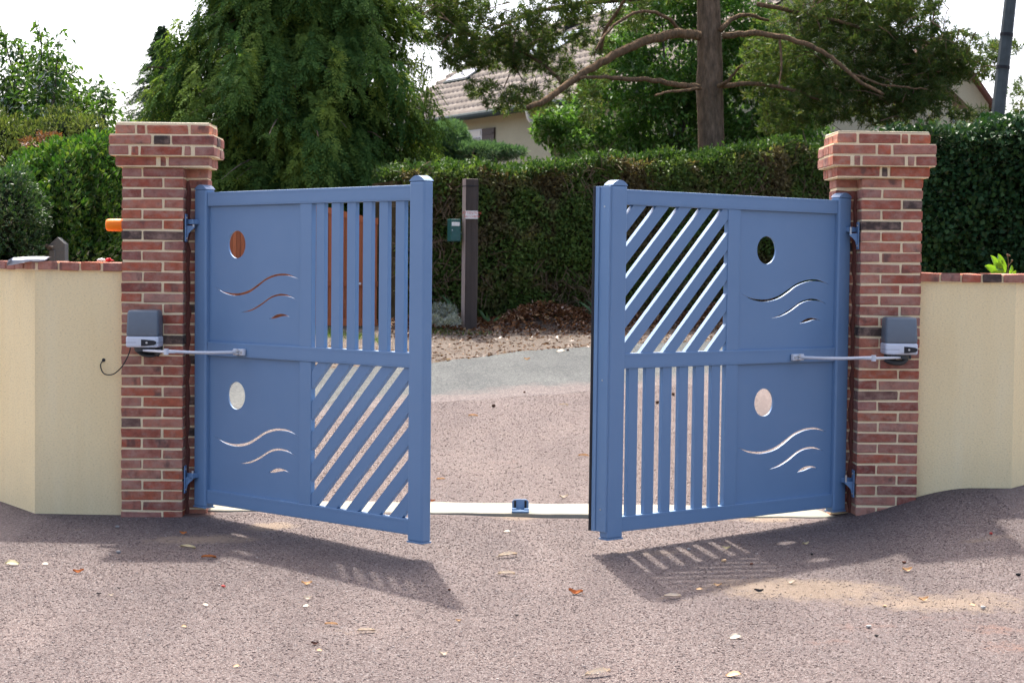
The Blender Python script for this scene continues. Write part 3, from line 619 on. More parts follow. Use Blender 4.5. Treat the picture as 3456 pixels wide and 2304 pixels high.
# ------------------------------------------------------------------ gate motors
def motor(side):
    sg = 1 if side == 'L' else -1; yp = PLY if side == 'L' else PRY
    D = yp - .152
    q = (lambda x, y, d: at((330 + x * .2126) / K, (980 + y * .2126) / K, d)) if side == 'L' else (lambda x, y, d: at((2650 + x * .2126) / K, (1000 + y * .2126) / K, d))
    if side == 'L': xl, xr, zt, zm, zb = q(440, 800, D).x, q(962, 800, D).x, q(600, 312, D).z, q(600, 727, D).z, q(600, 905, D).z
    else: xl, xr, zt, zm, zb = q(1592, 800, D).x, q(2112, 800, D).x, q(1900, 335, D).z, q(1850, 745, D).z, q(1850, 928, D).z
    t = thing('gate_motor', 'grey and white gate motor on the left pillar, black cable hanging below' if side == 'L' else 'grey and white gate motor on the right pillar, no cable hanging from it', 'gate motor', ((xl + xr) / 2, yp, zb), (0, 0, 0), 'gate motors')
    o = Vector(t.location); w = (xr - xl) / 2; h1 = zm - zb; h2 = zt - zb
    bm = bmesh.new(); box(bm, (-w, -.152, 0), (w, -.006, h1), .012, 3); bm_obj('base_casing', bm, M['white'], t, False)
    bm = bmesh.new(); box(bm, (-w - .0008, -.1528, h1 * .44), (w + .0008, -.01, h1 * .46), 0); bm_obj('casing_seam', bm, M['dkgrey'], t)
    bm = bmesh.new(); box(bm, (-w + .001, -.151, h1 - .004), (w - .001, -.008, h2), .016, 4)
    for v in bm.verts:                                  # the cover narrows and rounds towards the top
        k = max(0, (v.co.z - h1) / (h2 - h1)); v.co.x *= 1 - .05 * k; v.co.y = -.006 + (v.co.y + .006) * (1 - .10 * k * k)
    bm_obj('cover', bm, M['grey'], t, True)
    m = bpy.data.objects[t.name].children
    # recess, black lock flap, lock barrel on the base casing
    cx = (.30 * (2 * w) - w if side == 'L' else .42 * (2 * w) - w); rx0 = (.32 if side == 'L' else .43) * 2 * w - w; rx1 = (.95 if side == 'L' else .985) * 2 * w - w; zc = h1 * .44
    bm = bmesh.new(); n = 24; a = (rx1 - rx0) / 2; cxx = (rx0 + rx1) / 2
    prism(bm, [(cxx + a * math.cos(2 * math.pi * k / n) , zc + .019 * abs(math.sin(2 * math.pi * k / n)) ** .75 * (1 if math.sin(2 * math.pi * k / n) >= 0 else -1)) for k in range(n)], -.1545, -.150, lambda u, v, d: Vector((u, d, v)))
    bm_obj('lock_recess', bm, M['alu'], t)
    bm = bmesh.new(); x0 = rx0 + .25 * (rx1 - rx0)
    prism(bm, [(x0, zc - .0185), (x0 + .02, zc - .0185), (rx1 - .014, zc - .013), (rx1 - .003, zc - .006), (rx1 - .002, zc + .006), (rx1 - .014, zc + .012), (x0 + .02, zc + .017), (x0, zc + .0175)], -.157, -.152, lambda u, v, d: Vector((u, d, v)))
    bm_obj('lock_flap', bm, M['black'], t)
    bm = bmesh.new(); xk = rx0 + .52 * (rx1 - rx0); tube(bm, [(xk, -.156, zc), (xk, -.160, zc)], .006, 14); bm_obj('lock_barrel', bm, M['steel'], t)
    # back plate and gear housing under the casing
    bm = bmesh.new(); box(bm, (-w * .75, -.006, -.03), (w * .95, .0, h2 - .03), .002); bm_obj('back_plate', bm, M['dkgrey'], t)
    bm = bmesh.new(); tube(bm, [(sg * -.01, -.085, .004), (sg * -.01, -.085, -.024)], .042, 20); box(bm, (sg * .035 - .018, -.1, -.03), (sg * .035 + .018, -.02, .003), .004); bm_obj('gear_housing', bm, M['dkgrey'], t)
    if side == 'L': el, br0, br1 = q(1085, 972, 9.60), q(2130, 950, 9.78), q(2320, 955, 9.75); sh = Vector((-.01, -.085, -.018)) + o
    else: el, br0, br1 = q(1405, 980, 9.66), q(400, 930, 9.93), q(200, 930, 9.90); sh = Vector((.01, -.085, -.018)) + o
    # local offsets
    sh = sh - o; el = el - o; g = GL if side == 'L' else GR
    R = Euler((0, 0, g.rotation_euler.z)).to_matrix(); u_ = .30 if side == 'L' else .33; yb = 1 if side == 'L' else -1
    br = Vector(g.location) + R @ Vector((u_, yb * -.022, .868)) - o
    def bar(name, a, b, wd, hg, mat, n=1):
        d = (b - a); L = d.length; bm = bmesh.new(); box(bm, (0, -wd / 2, -hg / 2), (L, wd / 2, hg / 2), min(wd, hg) * .25, 2)
        rot = d.to_track_quat('X', 'Z').to_matrix().to_4x4(); bmesh.ops.transform(bm, matrix=Matrix.Translation(a) @ rot, verts=bm.verts); return bm_obj(name, bm, M[mat], t)
    bar('upper_arm', sh, el, .03, .012, 'alu')
    mid = (el + br) / 2 + Vector((0, 0, -.004)); bm = bmesh.new(); tube(bm, smooth_path([el + Vector((0, 0, .003)), mid, br], 5), .0085, 10); bm_obj('forearm', bm, M['alu'], t, True)
    bm = bmesh.new(); tube(bm, [el + Vector((0, 0, -.016)), el + Vector((0, 0, .016))], .013, 14); bm_obj('elbow_joint', bm, M['alu'], t)
    bar('elbow_fork', el - (el - br).normalized() * .0, el + (br - el).normalized() * .05, .022, .017, 'alu')
    bm = bmesh.new(); c = Matrix.Translation(br) @ R.to_4x4()
    box(bm, (-.045, -.002 if yb > 0 else -.018, -.018), (.045, .018 if yb > 0 else .002, .018), .003); bmesh.ops.transform(bm, matrix=c, verts=bm.verts); bm_obj('gate_plate', bm, M['alu'], t)
    bm = bmesh.new(); box(bm, (-.03, -.02, .006), (.02, .02, .011), .002); box(bm, (-.03, -.02, -.011), (.02, .02, -.006), .002); bmesh.ops.transform(bm, matrix=c, verts=bm.verts); bm_obj('plate_fork', bm, M['alu'], t)
    bm = bmesh.new(); tube(bm, [(0.0, -yb * .008, -.016), (0.0, -yb * .008, .017)], .006, 10); tube(bm, [(.032, -yb * .001, 0), (.032, -yb * .006, 0)], .007, 8); bmesh.ops.transform(bm, matrix=c, verts=bm.verts); bm_obj('plate_bolt', bm, M['steel'], t)
    if side == 'L':
        for k, (dz, dd) in enumerate(((0, 0), (.006, .018), (.012, .034))):
            bm = bmesh.new(); tube(bm, smooth_path([(-.055, -.07 + dd, 0), (-.05, -.06 + dd, -.02 + dz), (-.02, -.05 + dd, -.045 + dz), (.025, -.04 + dd, -.052 + dz), (.055, -.03 + dd, -.046 + dz)], 5), .0075, 8); bm_obj('conduit', bm, M['dkgrey'], t, True)
        bm = bmesh.new(); tube(bm, smooth_path([(.05, -.04, .0), (.075, -.05, -.02), (.06, -.045, -.045)], 5), .014, 8); bm_obj('conduit_end', bm, M['dkgrey'], t, True)
    else:
        bm = bmesh.new(); tube(bm, smooth_path([(.045, -.05, -.01), (.045, -.05, -.03), (.02, -.05, -.048), (-.03, -.045, -.046), (-.06, -.02, -.034)], 5), .016, 10); bm_obj('conduit', bm, M['dkgrey'], t, True)
    return t
ML = motor('L'); MR = motor('R')
qL = lambda x, y, d: at((330 + x * .2126) / K, (980 + y * .2126) / K, d)
bm = bmesh.new(); tube(bm, smooth_path([qL(518, 900, 9.88), qL(500, 985, 9.89), qL(450, 1100, 9.9), qL(370, 1225, 9.92), qL(260, 1320, 9.97), qL(160, 1338, 9.99), qL(90, 1310, 10.0), qL(50, 1230, 10.01), qL(50, 1160, 10.015), qL(95, 1104, 10.03)], 6), .0034, 7)
cab = bm_obj('black_cable', bm, M['black'], None, True); tag(cab, 'thin black cable looping from the left gate motor into the cream wall', 'cable')
bm = bmesh.new(); hc = qL(95, 1104, WLY); tube(bm, [hc + Vector((0, -.003, 0)), hc + Vector((0, .004, 0))], .010, 14); o = bm_obj('cable_grommet', bm, M['black'], cab)
# flashing lamp on the pillar's outer side
lp = at(262, 517, PLY + .09); lx0 = PLX - .002
t = thing('warning_lamp', 'orange flashing lamp sticking out sideways from the left brick pillar', 'lamp', (lx0, lp.y, lp.z))
bm = bmesh.new(); prof = [(0, .036), (.012, .036), (.05, .0355), (.085, .035), (.098, .033), (.104, .027), (.105, .012)]; prof = [(a, r) for a, r in prof]
tube(bm, [(-a, 0, 0) for a, r in prof], [r for a, r in prof], 24)
bm_obj('lens', bm, M['orange'], t, True)
bm = bmesh.new(); tube(bm, [(0.001, 0, 0), (-.006, 0, 0)], .039, 20); bm_obj('lamp_base', bm, M['dkgrey'], t)

# ------------------------------------------------------------------ threshold and stop
bm = bmesh.new(); s0, s1 = at(440, 1172, 10.13).x, PRX - .3
n = 60; x0, x1 = -1.86, 1.92
rows = []
for i in range(n + 1):
    x = x0 + (x1 - x0) * i / n; zt = float(terrain(x, 10.2)) * 0 + .012
    a = .006 * math.sin(i * 1.3) + rnd.uniform(-.004, .004); b = .012 * math.sin(i * .9) + rnd.uniform(-.006, .006)
    rows.append([bm.verts.new((x, 10.13 + a, -.1)), bm.verts.new((x, 10.13 + a, zt - .004)), bm.verts.new((x, 10.138 + a, zt)), bm.verts.new((x, 10.50 + b, zt + .008)), bm.verts.new((x, 10.50 + b, -.1))])
for a, b in zip(rows, rows[1:]):
    for k in range(4): bm.faces.new((a[k], b[k], b[k + 1], a[k + 1]))
bmesh.ops.recalc_face_normals(bm, faces=bm.faces)
tag(bm_obj('concrete_threshold', bm, M['concrete']), 'pale concrete strip across the gravel under the gate', 'threshold')
p = at(1195, 1178, 10.16)
t = thing('gate_stop', 'small blue floor stop in the middle of the concrete strip', 'gate stop', (p.x, 10.14, .012))
bm = bmesh.new(); box(bm, (-.05, 0, 0), (.05, .09, .012), .003); bm_obj('foot_plate', bm, M['paint'], t)
bm = bmesh.new(); n = 10; hw = .048
prism(bm, [(-hw, .012)] + [(-hw + .02 - .02 * math.cos(math.pi / 2 * k / 5), .05 + .02 * math.sin(math.pi / 2 * k / 5)) for k in range(6)] + [(hw - .02 + .02 * math.sin(math.pi / 2 * k / 5), .05 + .02 * math.cos(math.pi / 2 * k / 5)) for k in range(6)] + [(hw, .012)], .06, .072, lambda u, v, d: Vector((u, d, v)))
bm_obj('upright', bm, M['paint'], t)
for sx in (-1, 1):
    bm = bmesh.new(); box(bm, (sx * .030 - .006, .054, .014), (sx * .030 + .006, .060, .064), .002); bm_obj('buffer', bm, M['rubber'], t)
    bm = bmesh.new(); box(bm, (sx * .036 - .014, .02, .0115), (sx * .036 + .014, .05, .022), .002); bm_obj('lug', bm, M['paint'], t)
bm = bmesh.new(); tube(bm, [(0, .03, .011), (0, .03, .016)], .006, 6); bm_obj('bolt', bm, M['steel'], t)

# ------------------------------------------------------------------ things lying on and behind the left wall
zc = 1.372 + .049
p = at(60, 601, 10.08)
t = thing('folded_papers', 'folded sheaf of white papers lying on the left wall coping', 'paper', (p.x + .01, 10.1, zc + .002), (0, 0, .12)); t.scale = (.85, .92, .62)
for k in range(4):
    bm = bmesh.new(); n, m = 14, 8; g = []
    for i in range(n + 1):
        u = -.125 + .24 * i / n
        row = []
        for j in range(m + 1):
            y = -.125 + .25 * j / m + .008 * k; ov = max(0, -.075 - y); lf = max(0, min(1, (.02 - u) / .12))
            z = .002 + .0035 * k + (.016 + .004 * k) * math.sin(min(1, max(0, (y + .08) / .13)) * 1.57) * (.75 + .25 * math.sin(u * 16 + 1)) - ov * (.2 + .6 * lf) - .006 * lf * max(0, -.02 - y) * 10
            row.append(bm.verts.new((u + .006 * k + .1 * ov * lf, y, z)))
        g.append(row)
    for a_, b_ in zip(g, g[1:]):
        for j in range(m): bm.faces.new((a_[j], b_[j], b_[j + 1], a_[j + 1]))
    bmesh.ops.solidify(bm, geom=bm.faces[:], thickness=.0012); bm_obj('sheet', bm, M['paper'], t, True)
p = at(241, 600, 10.1)
t = thing('cloth_bundle', 'small white bundle with a crumpled red end on the left wall coping', 'cloth', (p.x, 10.1, zc))
bm = bmesh.new(); tube(bm, [(-.045, 0, .008), (-.035, 0, .010), (-.02, .002, .011), (-.005, .003, .010), (.004, 0, .007)], [.003, .008, .010, .008, .004], 10); bm_obj('white_end', bm, M['whitecloth'], t, True)
bm = bmesh.new(); bmesh.ops.create_icosphere(bm, subdivisions=2, radius=1)
for v in bm.verts: k = 1 + .35 * math.sin(v.co.x * 9 + v.co.z * 7) + rnd.uniform(-.15, .15); v.co = Vector((.024 + v.co.x * .022 * k, v.co.y * .018 * k, max(.0, .009 + v.co.z * .011 * k)))
bm_obj('red_end', bm, M['redcloth'], t)
# old concrete post with iron arm
b0 = at(136, 600, 12.1); zt = at(134, 545, 12.1).z
t = thing('concrete_post', 'old grey concrete post with pointed top and iron arm behind the left wall', 'post', (b0.x, 12.1, float(terrain(b0.x, 12.1))))
hh = zt - t.location.z; bm = bmesh.new()
prism(bm, [(-.055, -.1), (.05, -.1), (.05, hh - .045), (.0, hh), (-.055, hh - .05)], -.05, .05, lambda u, v, d: Vector((u, d, v))); bm_obj('shaft', bm, M['oldconc'], t)
bm = bmesh.new(); box(bm, (-.054, -.07, -.1), (-.012, -.051, hh - .09), .004); bm_obj('face_rib', bm, M['oldconc'], t)
bm = bmesh.new(); tube(bm, [(-.02, -.08, hh - .075), (-.07, -.078, hh - .06), (-.13, -.07, hh - .058)], .014, 8); bm_obj('iron_arm', bm, M['greybark'], t)

# ------------------------------------------------------------------ foliage things
def bush(name, label, cat, blobs, n, L, W, mat, up=.4, core=.72, stem=True, group=None, parent_xy=None, coremat='core', shell=.5, droop=0):
    c0 = Vector(blobs[0][0]); gz = float(terrain(c0.x, c0.y))
    t = thing(name, label, cat, (c0.x, c0.y, gz), group=group); o = Vector(t.location)
    P, d = in_blobs(blobs, n, shell); P = P - np.array(tuple(o)); keep = P[:, 2] > .02; P, d = P[keep], d[keep]
    D = unit(d + rng.normal(size=d.shape) * .7 + np.array([0, 0, up])); D[:, 2] -= droop
    ln = L * rng.uniform(.65, 1.25, len(P))
    leaves('foliage', P, D, ln, ln * W, M[mat], t, Nn=d * .6 + np.array([0, 0, .8]))
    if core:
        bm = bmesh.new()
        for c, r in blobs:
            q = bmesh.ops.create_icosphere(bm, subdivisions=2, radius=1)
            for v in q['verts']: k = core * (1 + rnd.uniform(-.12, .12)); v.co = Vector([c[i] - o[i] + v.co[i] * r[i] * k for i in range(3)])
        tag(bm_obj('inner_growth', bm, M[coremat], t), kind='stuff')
    if stem:
        bm = bmesh.new(); r0 = blobs[0][1]; tube(bm, [(0, 0, -.1), (.02, .01, c0.z - gz)], [.05, .03], 8); bm_obj('stem', bm, M['greybark'], t)
    return t
bush('privet_bush', 'bright green leafy privet bush behind the left wall', 'bush',
     [blob(195, 490, 85, 165, 13.2, .9), blob(120, 455, 80, 105, 13.4, .9), blob(240, 410, 45, 100, 13.3, .6), blob(55, 500, 80, 110, 13.5, .7), blob(165, 380, 60, 55, 13.4, .6), blob(170, 590, 140, 110, 13.1, .8), blob(250, 520, 60, 150, 13.2, .6)], 46000, .05, .5, 'l_privet', up=.9, core=.86)
bush('dark_shrub', 'dark glossy shrub at the far left, in front of the privet', 'shrub',
     [blob(20, 500, 78, 115, 12.0, .5), blob(-30, 560, 110, 120, 12.1, .5), blob(60, 575, 38, 75, 12.0, .3)], 15000, .04, .5, 'l_shrub', up=.4, core=.86)
bush('olive_shrub', 'dull yellowish green shrub below the fruit tree shoots', 'shrub',
     [blob(150, 300, 50, 52, 15.4, .5), blob(100, 320, 60, 40, 15.4, .5), blob(25, 330, 60, 60, 15.4, .5), blob(205, 305, 40, 36, 15.3, .4), blob(60, 400, 120, 80, 15.2, .6), blob(-20, 300, 40, 60, 15.4, .4)], 11000, .045, .3, 'l_olive', up=.9, core=.6, shell=.2)
bush('bronze_shrub', 'small reddish brown shrub between the olive shrub and the privet', 'shrub', [blob(118, 318, 22, 9, 14.6, .3), blob(80, 332, 20, 10, 14.6, .3)], 260, .045, .4, 'l_brown', core=0, stem=True)
# fruit tree: upright shoots with hanging leaves
def fruit_tree():
    D = 16.0; b = at(60, 640, D); gz = float(terrain(b.x, D)); t = thing('fruit_tree', 'fruit tree with upright leafy shoots against the sky at the far left', 'tree', (b.x, D, gz)); o = np.array(tuple(t.location))
    bm = bmesh.new(); tube(bm, [(0, 0, -.1), (.05, 0, 1.2), (0, 0, 1.9)], [.11, .09, .07], 10); bm_obj('trunk', bm, M['greybark'], t)
    shoots = [((30, 330), (35, 200), (15, 110), (2, 62)), ((60, 330), (75, 220), (55, 130), (28, 85)), ((80, 330), (90, 200), (95, 120), (88, 45)), ((100, 320), (125, 220), (130, 150), (140, 70)), ((110, 330), (150, 250), (160, 190), (163, 150)), ((60, 330), (60, 230), (70, 170), (78, 105)),
              ((190, 330), (215, 270), (225, 220), (228, 185)), ((205, 330), (235, 280), (245, 230), (247, 195)), ((150, 330), (150, 260), (140, 190), (145, 110)), ((20, 330), (5, 250), (-20, 170), (-30, 90)), ((180, 340), (200, 300), (190, 240), (208, 200)), ((40, 330), (30, 260), (45, 190), (40, 150)), ((110, 330), (110, 250), (105, 180), (115, 130)), ((0, 330), (-10, 280), (15, 220), (10, 180)),
              ((75, 330), (100, 280), (120, 210), (108, 90))]
    PP, DD = [], []
    for k, s in enumerate(shoots):
        off = rnd.uniform(-.5, .5); pts = [np.array(tuple(at(x, y, D + off))) - o for x, y in s]; path = [Vector((0, 0, 1.8))] + [Vector(p) for p in pts]; path = smooth_path(path, 7)
        bm = bmesh.new(); tube(bm, path, [max(.004, .022 * (1 - i / len(path))) for i in range(len(path))], 5); bm_obj('branch', bm, M['greybark'], t)
        m = len(path)
        for i in range(int(m * .22), m - 1):
            dens = 26 if i < m * .7 else (13 if i < m * .88 else 4)
            for _ in range(dens):
                f = rnd.random(); p = path[i].lerp(path[i + 1], f); sp = .17 * (1 - i / m) + .015
                PP.append((p.x + rnd.gauss(0, sp), p.y + rnd.gauss(0, sp), p.z + rnd.gauss(0, .04))); DD.append((rnd.gauss(0, 1), rnd.gauss(0, 1), -.75 + rnd.gauss(0, .45)))
    PP = np.array(PP); ln = rng.uniform(.05, .085, len(PP)); leaves('crown', PP, np.array(DD), ln, ln * .42, M['l_fruit'], t)
fruit_tree()
# conifers built of drooping sprays
def zz_(zs, rl, rr):
    k = np.argsort(zs); return np.array(zs)[k], np.array(rl)[k], np.array(rr)[k]
def cypress_crown(t, tab, n_pl, mat, leaf, lw, top, branch_parts):
    """crown of hanging plumes: each plume is a small pointed cone of drooping sprays on the outside of the crown"""
    zz, RL, RR = tab
    bm = bmesh.new(); tube(bm, [(0, 0, -.2), (0, 0, top * .5), (0, 0, top)], [.28, .16, .012], 10); bm_obj('trunk', bm, M['greybark'], t)
    bm = bmesh.new(); rings = []
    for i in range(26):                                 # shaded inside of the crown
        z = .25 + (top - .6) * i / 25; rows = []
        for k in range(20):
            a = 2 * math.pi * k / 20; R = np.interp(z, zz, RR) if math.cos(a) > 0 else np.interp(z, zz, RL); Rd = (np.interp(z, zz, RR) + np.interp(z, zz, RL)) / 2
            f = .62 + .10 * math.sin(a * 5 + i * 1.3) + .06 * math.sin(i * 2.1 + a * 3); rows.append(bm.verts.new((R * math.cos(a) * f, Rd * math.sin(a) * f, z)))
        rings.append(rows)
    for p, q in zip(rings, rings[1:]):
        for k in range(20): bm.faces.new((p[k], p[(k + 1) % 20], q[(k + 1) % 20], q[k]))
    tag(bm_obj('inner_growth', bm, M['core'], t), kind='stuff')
    PP, DD, LL, NN, TT = [], [], [], [], []; nl = 9; u = np.arange(nl) / nl; sg = np.where(np.arange(nl) % 2, 1.0, -1.0)
    for k in range(n_pl):
        z = .1 + (top - .2) * rnd.random() ** 1.05; a = rnd.uniform(0, 2 * math.pi)
        if math.sin(a) > .1 and rnd.random() < .65: a = -a
        R = np.interp(z, zz, RR) if math.cos(a) > 0 else np.interp(z, zz, RL); Rd = (np.interp(z, zz, RR) + np.interp(z, zz, RL)) / 2
        s = rnd.uniform(.66, 1.10) * (1 + .13 * math.sin(z * 4.6 + 2.2 * math.sin(a * 2 + 1)) + .07 * math.sin(a * 7 + z * 2)); b = np.array([R * math.cos(a) * s, Rd * math.sin(a) * s, z]); out = np.array([math.cos(a), math.sin(a), 0]); out = out * np.array([1, 1, 0])
        tone = rnd.random() ** 1.6; hgt = rnd.uniform(.35, .9); rad = rnd.uniform(.14, .30); lean = out * rnd.uniform(.1, .45)
        if k < branch_parts:
            bmm = bmesh.new(); e = b + np.array([0, 0, hgt * .3]) + out * .1; m_ = b * np.array([.5, .5, 1]) + np.array([0, 0, .25 * rnd.random()]); tube(bmm, smooth_path([b * np.array([.15, .15, 1]), m_, e, e + out * .35 + np.array([0, 0, -.12])], 4), [.028 - .0018 * i for i in range(13)], 5); bm_obj('branch', bmm, M['drytwig'], t)
        for j in range(int(14 + 26 * hgt)):
            h = rnd.random() ** 1.1; th = rnd.uniform(0, 6.283); o2 = np.array([math.cos(th), math.sin(th), 0]) + out * .55
            p = b + np.array([0, 0, hgt * h]) + lean * (1 - h) * hgt + o2 * rad * (1 - h) * rnd.random() * .75
            g = o2 * rnd.uniform(.3, .75) * (1.1 - h * .6) + np.array([0, 0, -rnd.uniform(.45, 1.0) + h * .55]); g = g / np.linalg.norm(g); Ls = rnd.uniform(.16, .30) * (.75 + .5 * (1 - h))
            sd = np.cross(g, out + np.array([0, 0, .4])); sd = sd / (np.linalg.norm(sd) + 1e-6)
            PP.append(p + g * Ls * u[:, None] - np.array([0, 0, .07]) * (u * u)[:, None]); DD.append(g + sd * (sg * (.85 - .5 * u))[:, None]); LL.append(leaf * (1.25 - .6 * u)); TT.append(np.full(nl, min(1, tone * (.35 + .75 * h)))); NN.append(np.tile(out + np.array([0, 0, .6]), (nl, 1)))
    for k in range(150):                                # spreading boughs that break the outline in layers
        z = .8 + (top - 1.6) * rnd.random(); a = rnd.uniform(0, 2 * math.pi)
        if math.sin(a) > .1 and rnd.random() < .7: a = -a
        R = np.interp(z, zz, RR) if math.cos(a) > 0 else np.interp(z, zz, RL); R = R * rnd.uniform(.98, 1.24) + .1; d = np.array([math.cos(a), math.sin(a), 0]); side = np.array([-d[1], d[0], 0]); m = 9
        pts = [d * R * q / m + np.array([0, 0, z + .3 * R * (q / m) - .42 * R * (q / m) ** 2]) for q in range(m + 1)]; bmm = bmesh.new(); tube(bmm, [Vector(p) for p in pts[3:]], [.022 - .0026 * i for i in range(m - 2)], 5)
        bm_obj('branch', bmm, M['paletwig'], t); tone = rnd.uniform(.1, .9)
        for j in range(34):
            q = (.52 + .48 * rnd.random() ** .8) * m; i = min(m - 1, int(q)); f = q - i; w_ = (1 - q / m) * .55 + .06
            p = pts[i] * (1 - f) + pts[i + 1] * f + side * rnd.gauss(0, w_); g = d * rnd.uniform(.35, 1.0) + side * rnd.gauss(0, .45) + np.array([0, 0, -rnd.uniform(.1, .75)]); g = g / np.linalg.norm(g); Ls = rnd.uniform(.16, .32)
            sd = np.cross(g, np.array([0, 0, 1.0]) + d * .2); sd = sd / (np.linalg.norm(sd) + 1e-6)
            PP.append(p + g * Ls * u[:, None] - np.array([0, 0, .08]) * (u * u)[:, None]); DD.append(g + sd * (sg * (.85 - .5 * u))[:, None]); LL.append(leaf * (1.25 - .6 * u)); TT.append(np.full(nl, tone)); NN.append(np.tile(d * .3 + np.array([0, 0, 1.0]), (nl, 1)))
    PP, DD, LL, NN, TT = (np.concatenate(q) for q in (PP, DD, LL, NN, TT)); LL = LL * rng.uniform(.7, 1.3, len(LL))
    c = leaves('crown', PP, DD, LL, LL * lw, M[mat], t, Nn=NN, fold=.15)
    a = c.data.attributes.new('spray_tone', 'FLOAT', 'POINT'); a.data.foreach_set('value', np.repeat(TT, 4).astype(np.float32)); return t  # yellower tone of each plume, growing towards its top
def conifer(name, label, D, xc, prof, n_br, spray_n, mat, leaf, droop, bark='greybark', base_z=.4, seed=1, branch_parts=40, shell=.55, clump=5, spray_len=.5, lw=.36, plumes=False):
    b = at(xc, 600, D); gz = float(terrain(b.x, D)); t = thing(name, label, 'tree', (b.x, D, gz)); o = np.array(tuple(t.location))
    zs = [at(xc, y, D).z - gz for y, _, _ in prof]; rl = [r * pxm(D) for _, r, _ in prof]; rr = [r * pxm(D) for _, _, r in prof]   # left / right reach
    top = max(zs)
    if plumes: return cypress_crown(t, zz_(zs, rl, rr), n_br, mat, leaf, lw, top, branch_parts)
    bm = bmesh.new(); tube(bm, [(0, 0, -.2), (0, 0, top * .5), (0, 0, top)], [.24 * top / 9, .14 * top / 9, .012], 10); bm_obj('trunk', bm, M[bark], t)
    zsrt = np.argsort(zs); zz = np.array(zs)[zsrt]; RL = np.array(rl)[zsrt]; RR = np.array(rr)[zsrt]
    PP, DD, LL, NN = [], [], [], []
    for k in range(n_br):
        z = base_z + (top - base_z) * rnd.random() ** 1.15; a = rnd.uniform(0, 2 * math.pi)
        if math.sin(a) > .2 and rnd.random() < .6: a = -a              # thicker towards the lane
        R = (np.interp(z, zz, RR) if math.cos(a) > 0 else np.interp(z, zz, RL)); Rd = (np.interp(z, zz, RR) + np.interp(z, zz, RL)) / 2
        R = math.hypot(R * math.cos(a), Rd * math.sin(a)) * rnd.uniform(.68, 1.1)
        d = np.array([math.cos(a), math.sin(a), 0]); rise = rnd.uniform(.0, .35)
        m = 7; pts = []
        for i in range(m + 1):
            s = i / m; pts.append(d * R * s + np.array([0, 0, z + R * (rise * s - (rise + .28 * droop) * s * s)]))
        if k < branch_parts:
            bmm = bmesh.new(); tube(bmm, [Vector(p) for p in pts], [.03 * (1 - i / (m + 2)) for i in range(m + 1)], 5); bm_obj('branch', bmm, M['drytwig'], t)
        side = np.array([-d[1], d[0], 0]); ncl = max(1, spray_n // clump); nl = 12; u = np.arange(nl) / nl; sg = np.where(np.arange(nl) % 2, 1.0, -1.0)
        for c_ in range(ncl):
            s = 1 - shell * rnd.random() ** 1.2; i = min(m - 1, int(s * m)); f = s * m - i; pc = pts[i] * (1 - f) + pts[i + 1] * f + side * rnd.gauss(0, .2) * R * .4
            hang = rnd.uniform(.5, 1.3) * droop
            for j in range(clump):
                g = d * rnd.uniform(.15, .8) + side * rnd.gauss(0, .4) + np.array([0, 0, -hang * rnd.uniform(.6, 1.2)]); g = g / np.linalg.norm(g)
                Ls = spray_len * rnd.uniform(.55, 1.2) * min(1, .25 + R / 1.2); p = pc + rng.normal(0, .075, 3) * min(1, R)
                sd = np.cross(g, d + np.array([0, 0, .3])); sd = sd / (np.linalg.norm(sd) + 1e-6)
                PP.append(p + g * Ls * u[:, None] - np.array([0, 0, .16 * droop]) * (u * u)[:, None]); DD.append(g + sd * (sg * (.8 - .5 * u))[:, None]); LL.append(leaf * (1.25 - .6 * u)); NN.append(np.tile(d + np.array([0, 0, .5]), (nl, 1)))
    PP, DD, LL, NN = (np.concatenate(q) for q in (PP, DD, LL, NN))
    LL = LL * rng.uniform(.7, 1.3, len(LL)); leaves('crown', PP, DD, LL, LL * lw, M[mat], t, Nn=NN, fold=.15)
    return t
conifer('cypress_tree', 'broad dark green cypress with drooping sprays behind the left gate leaf', 29.0, 690,
        [(-420, 5, 5), (-250, 90, 110), (-80, 165, 180), (20, 190, 205), (70, 185, 200), (110, 205, 195), (160, 240, 215), (210, 285, 255), (260, 310, 268), (330, 300, 258), (420, 290, 250), (520, 280, 240), (620, 250, 220)], 1350, 25, 'l_cyp', .075, .6, branch_parts=90, lw=.42, plumes=True)
conifer('spruce_tree', 'thin pointed spruce rising left of the big cypress', 33.0, 372, [(62, 3, 3), (100, 20, 18), (150, 40, 38), (200, 62, 60), (250, 92, 80), (300, 105, 95), (420, 130, 130), (560, 140, 140)], 620, 12, 'l_spruce', .055, .2, branch_parts=60, shell=.85, clump=3, spray_len=.30, lw=.3)
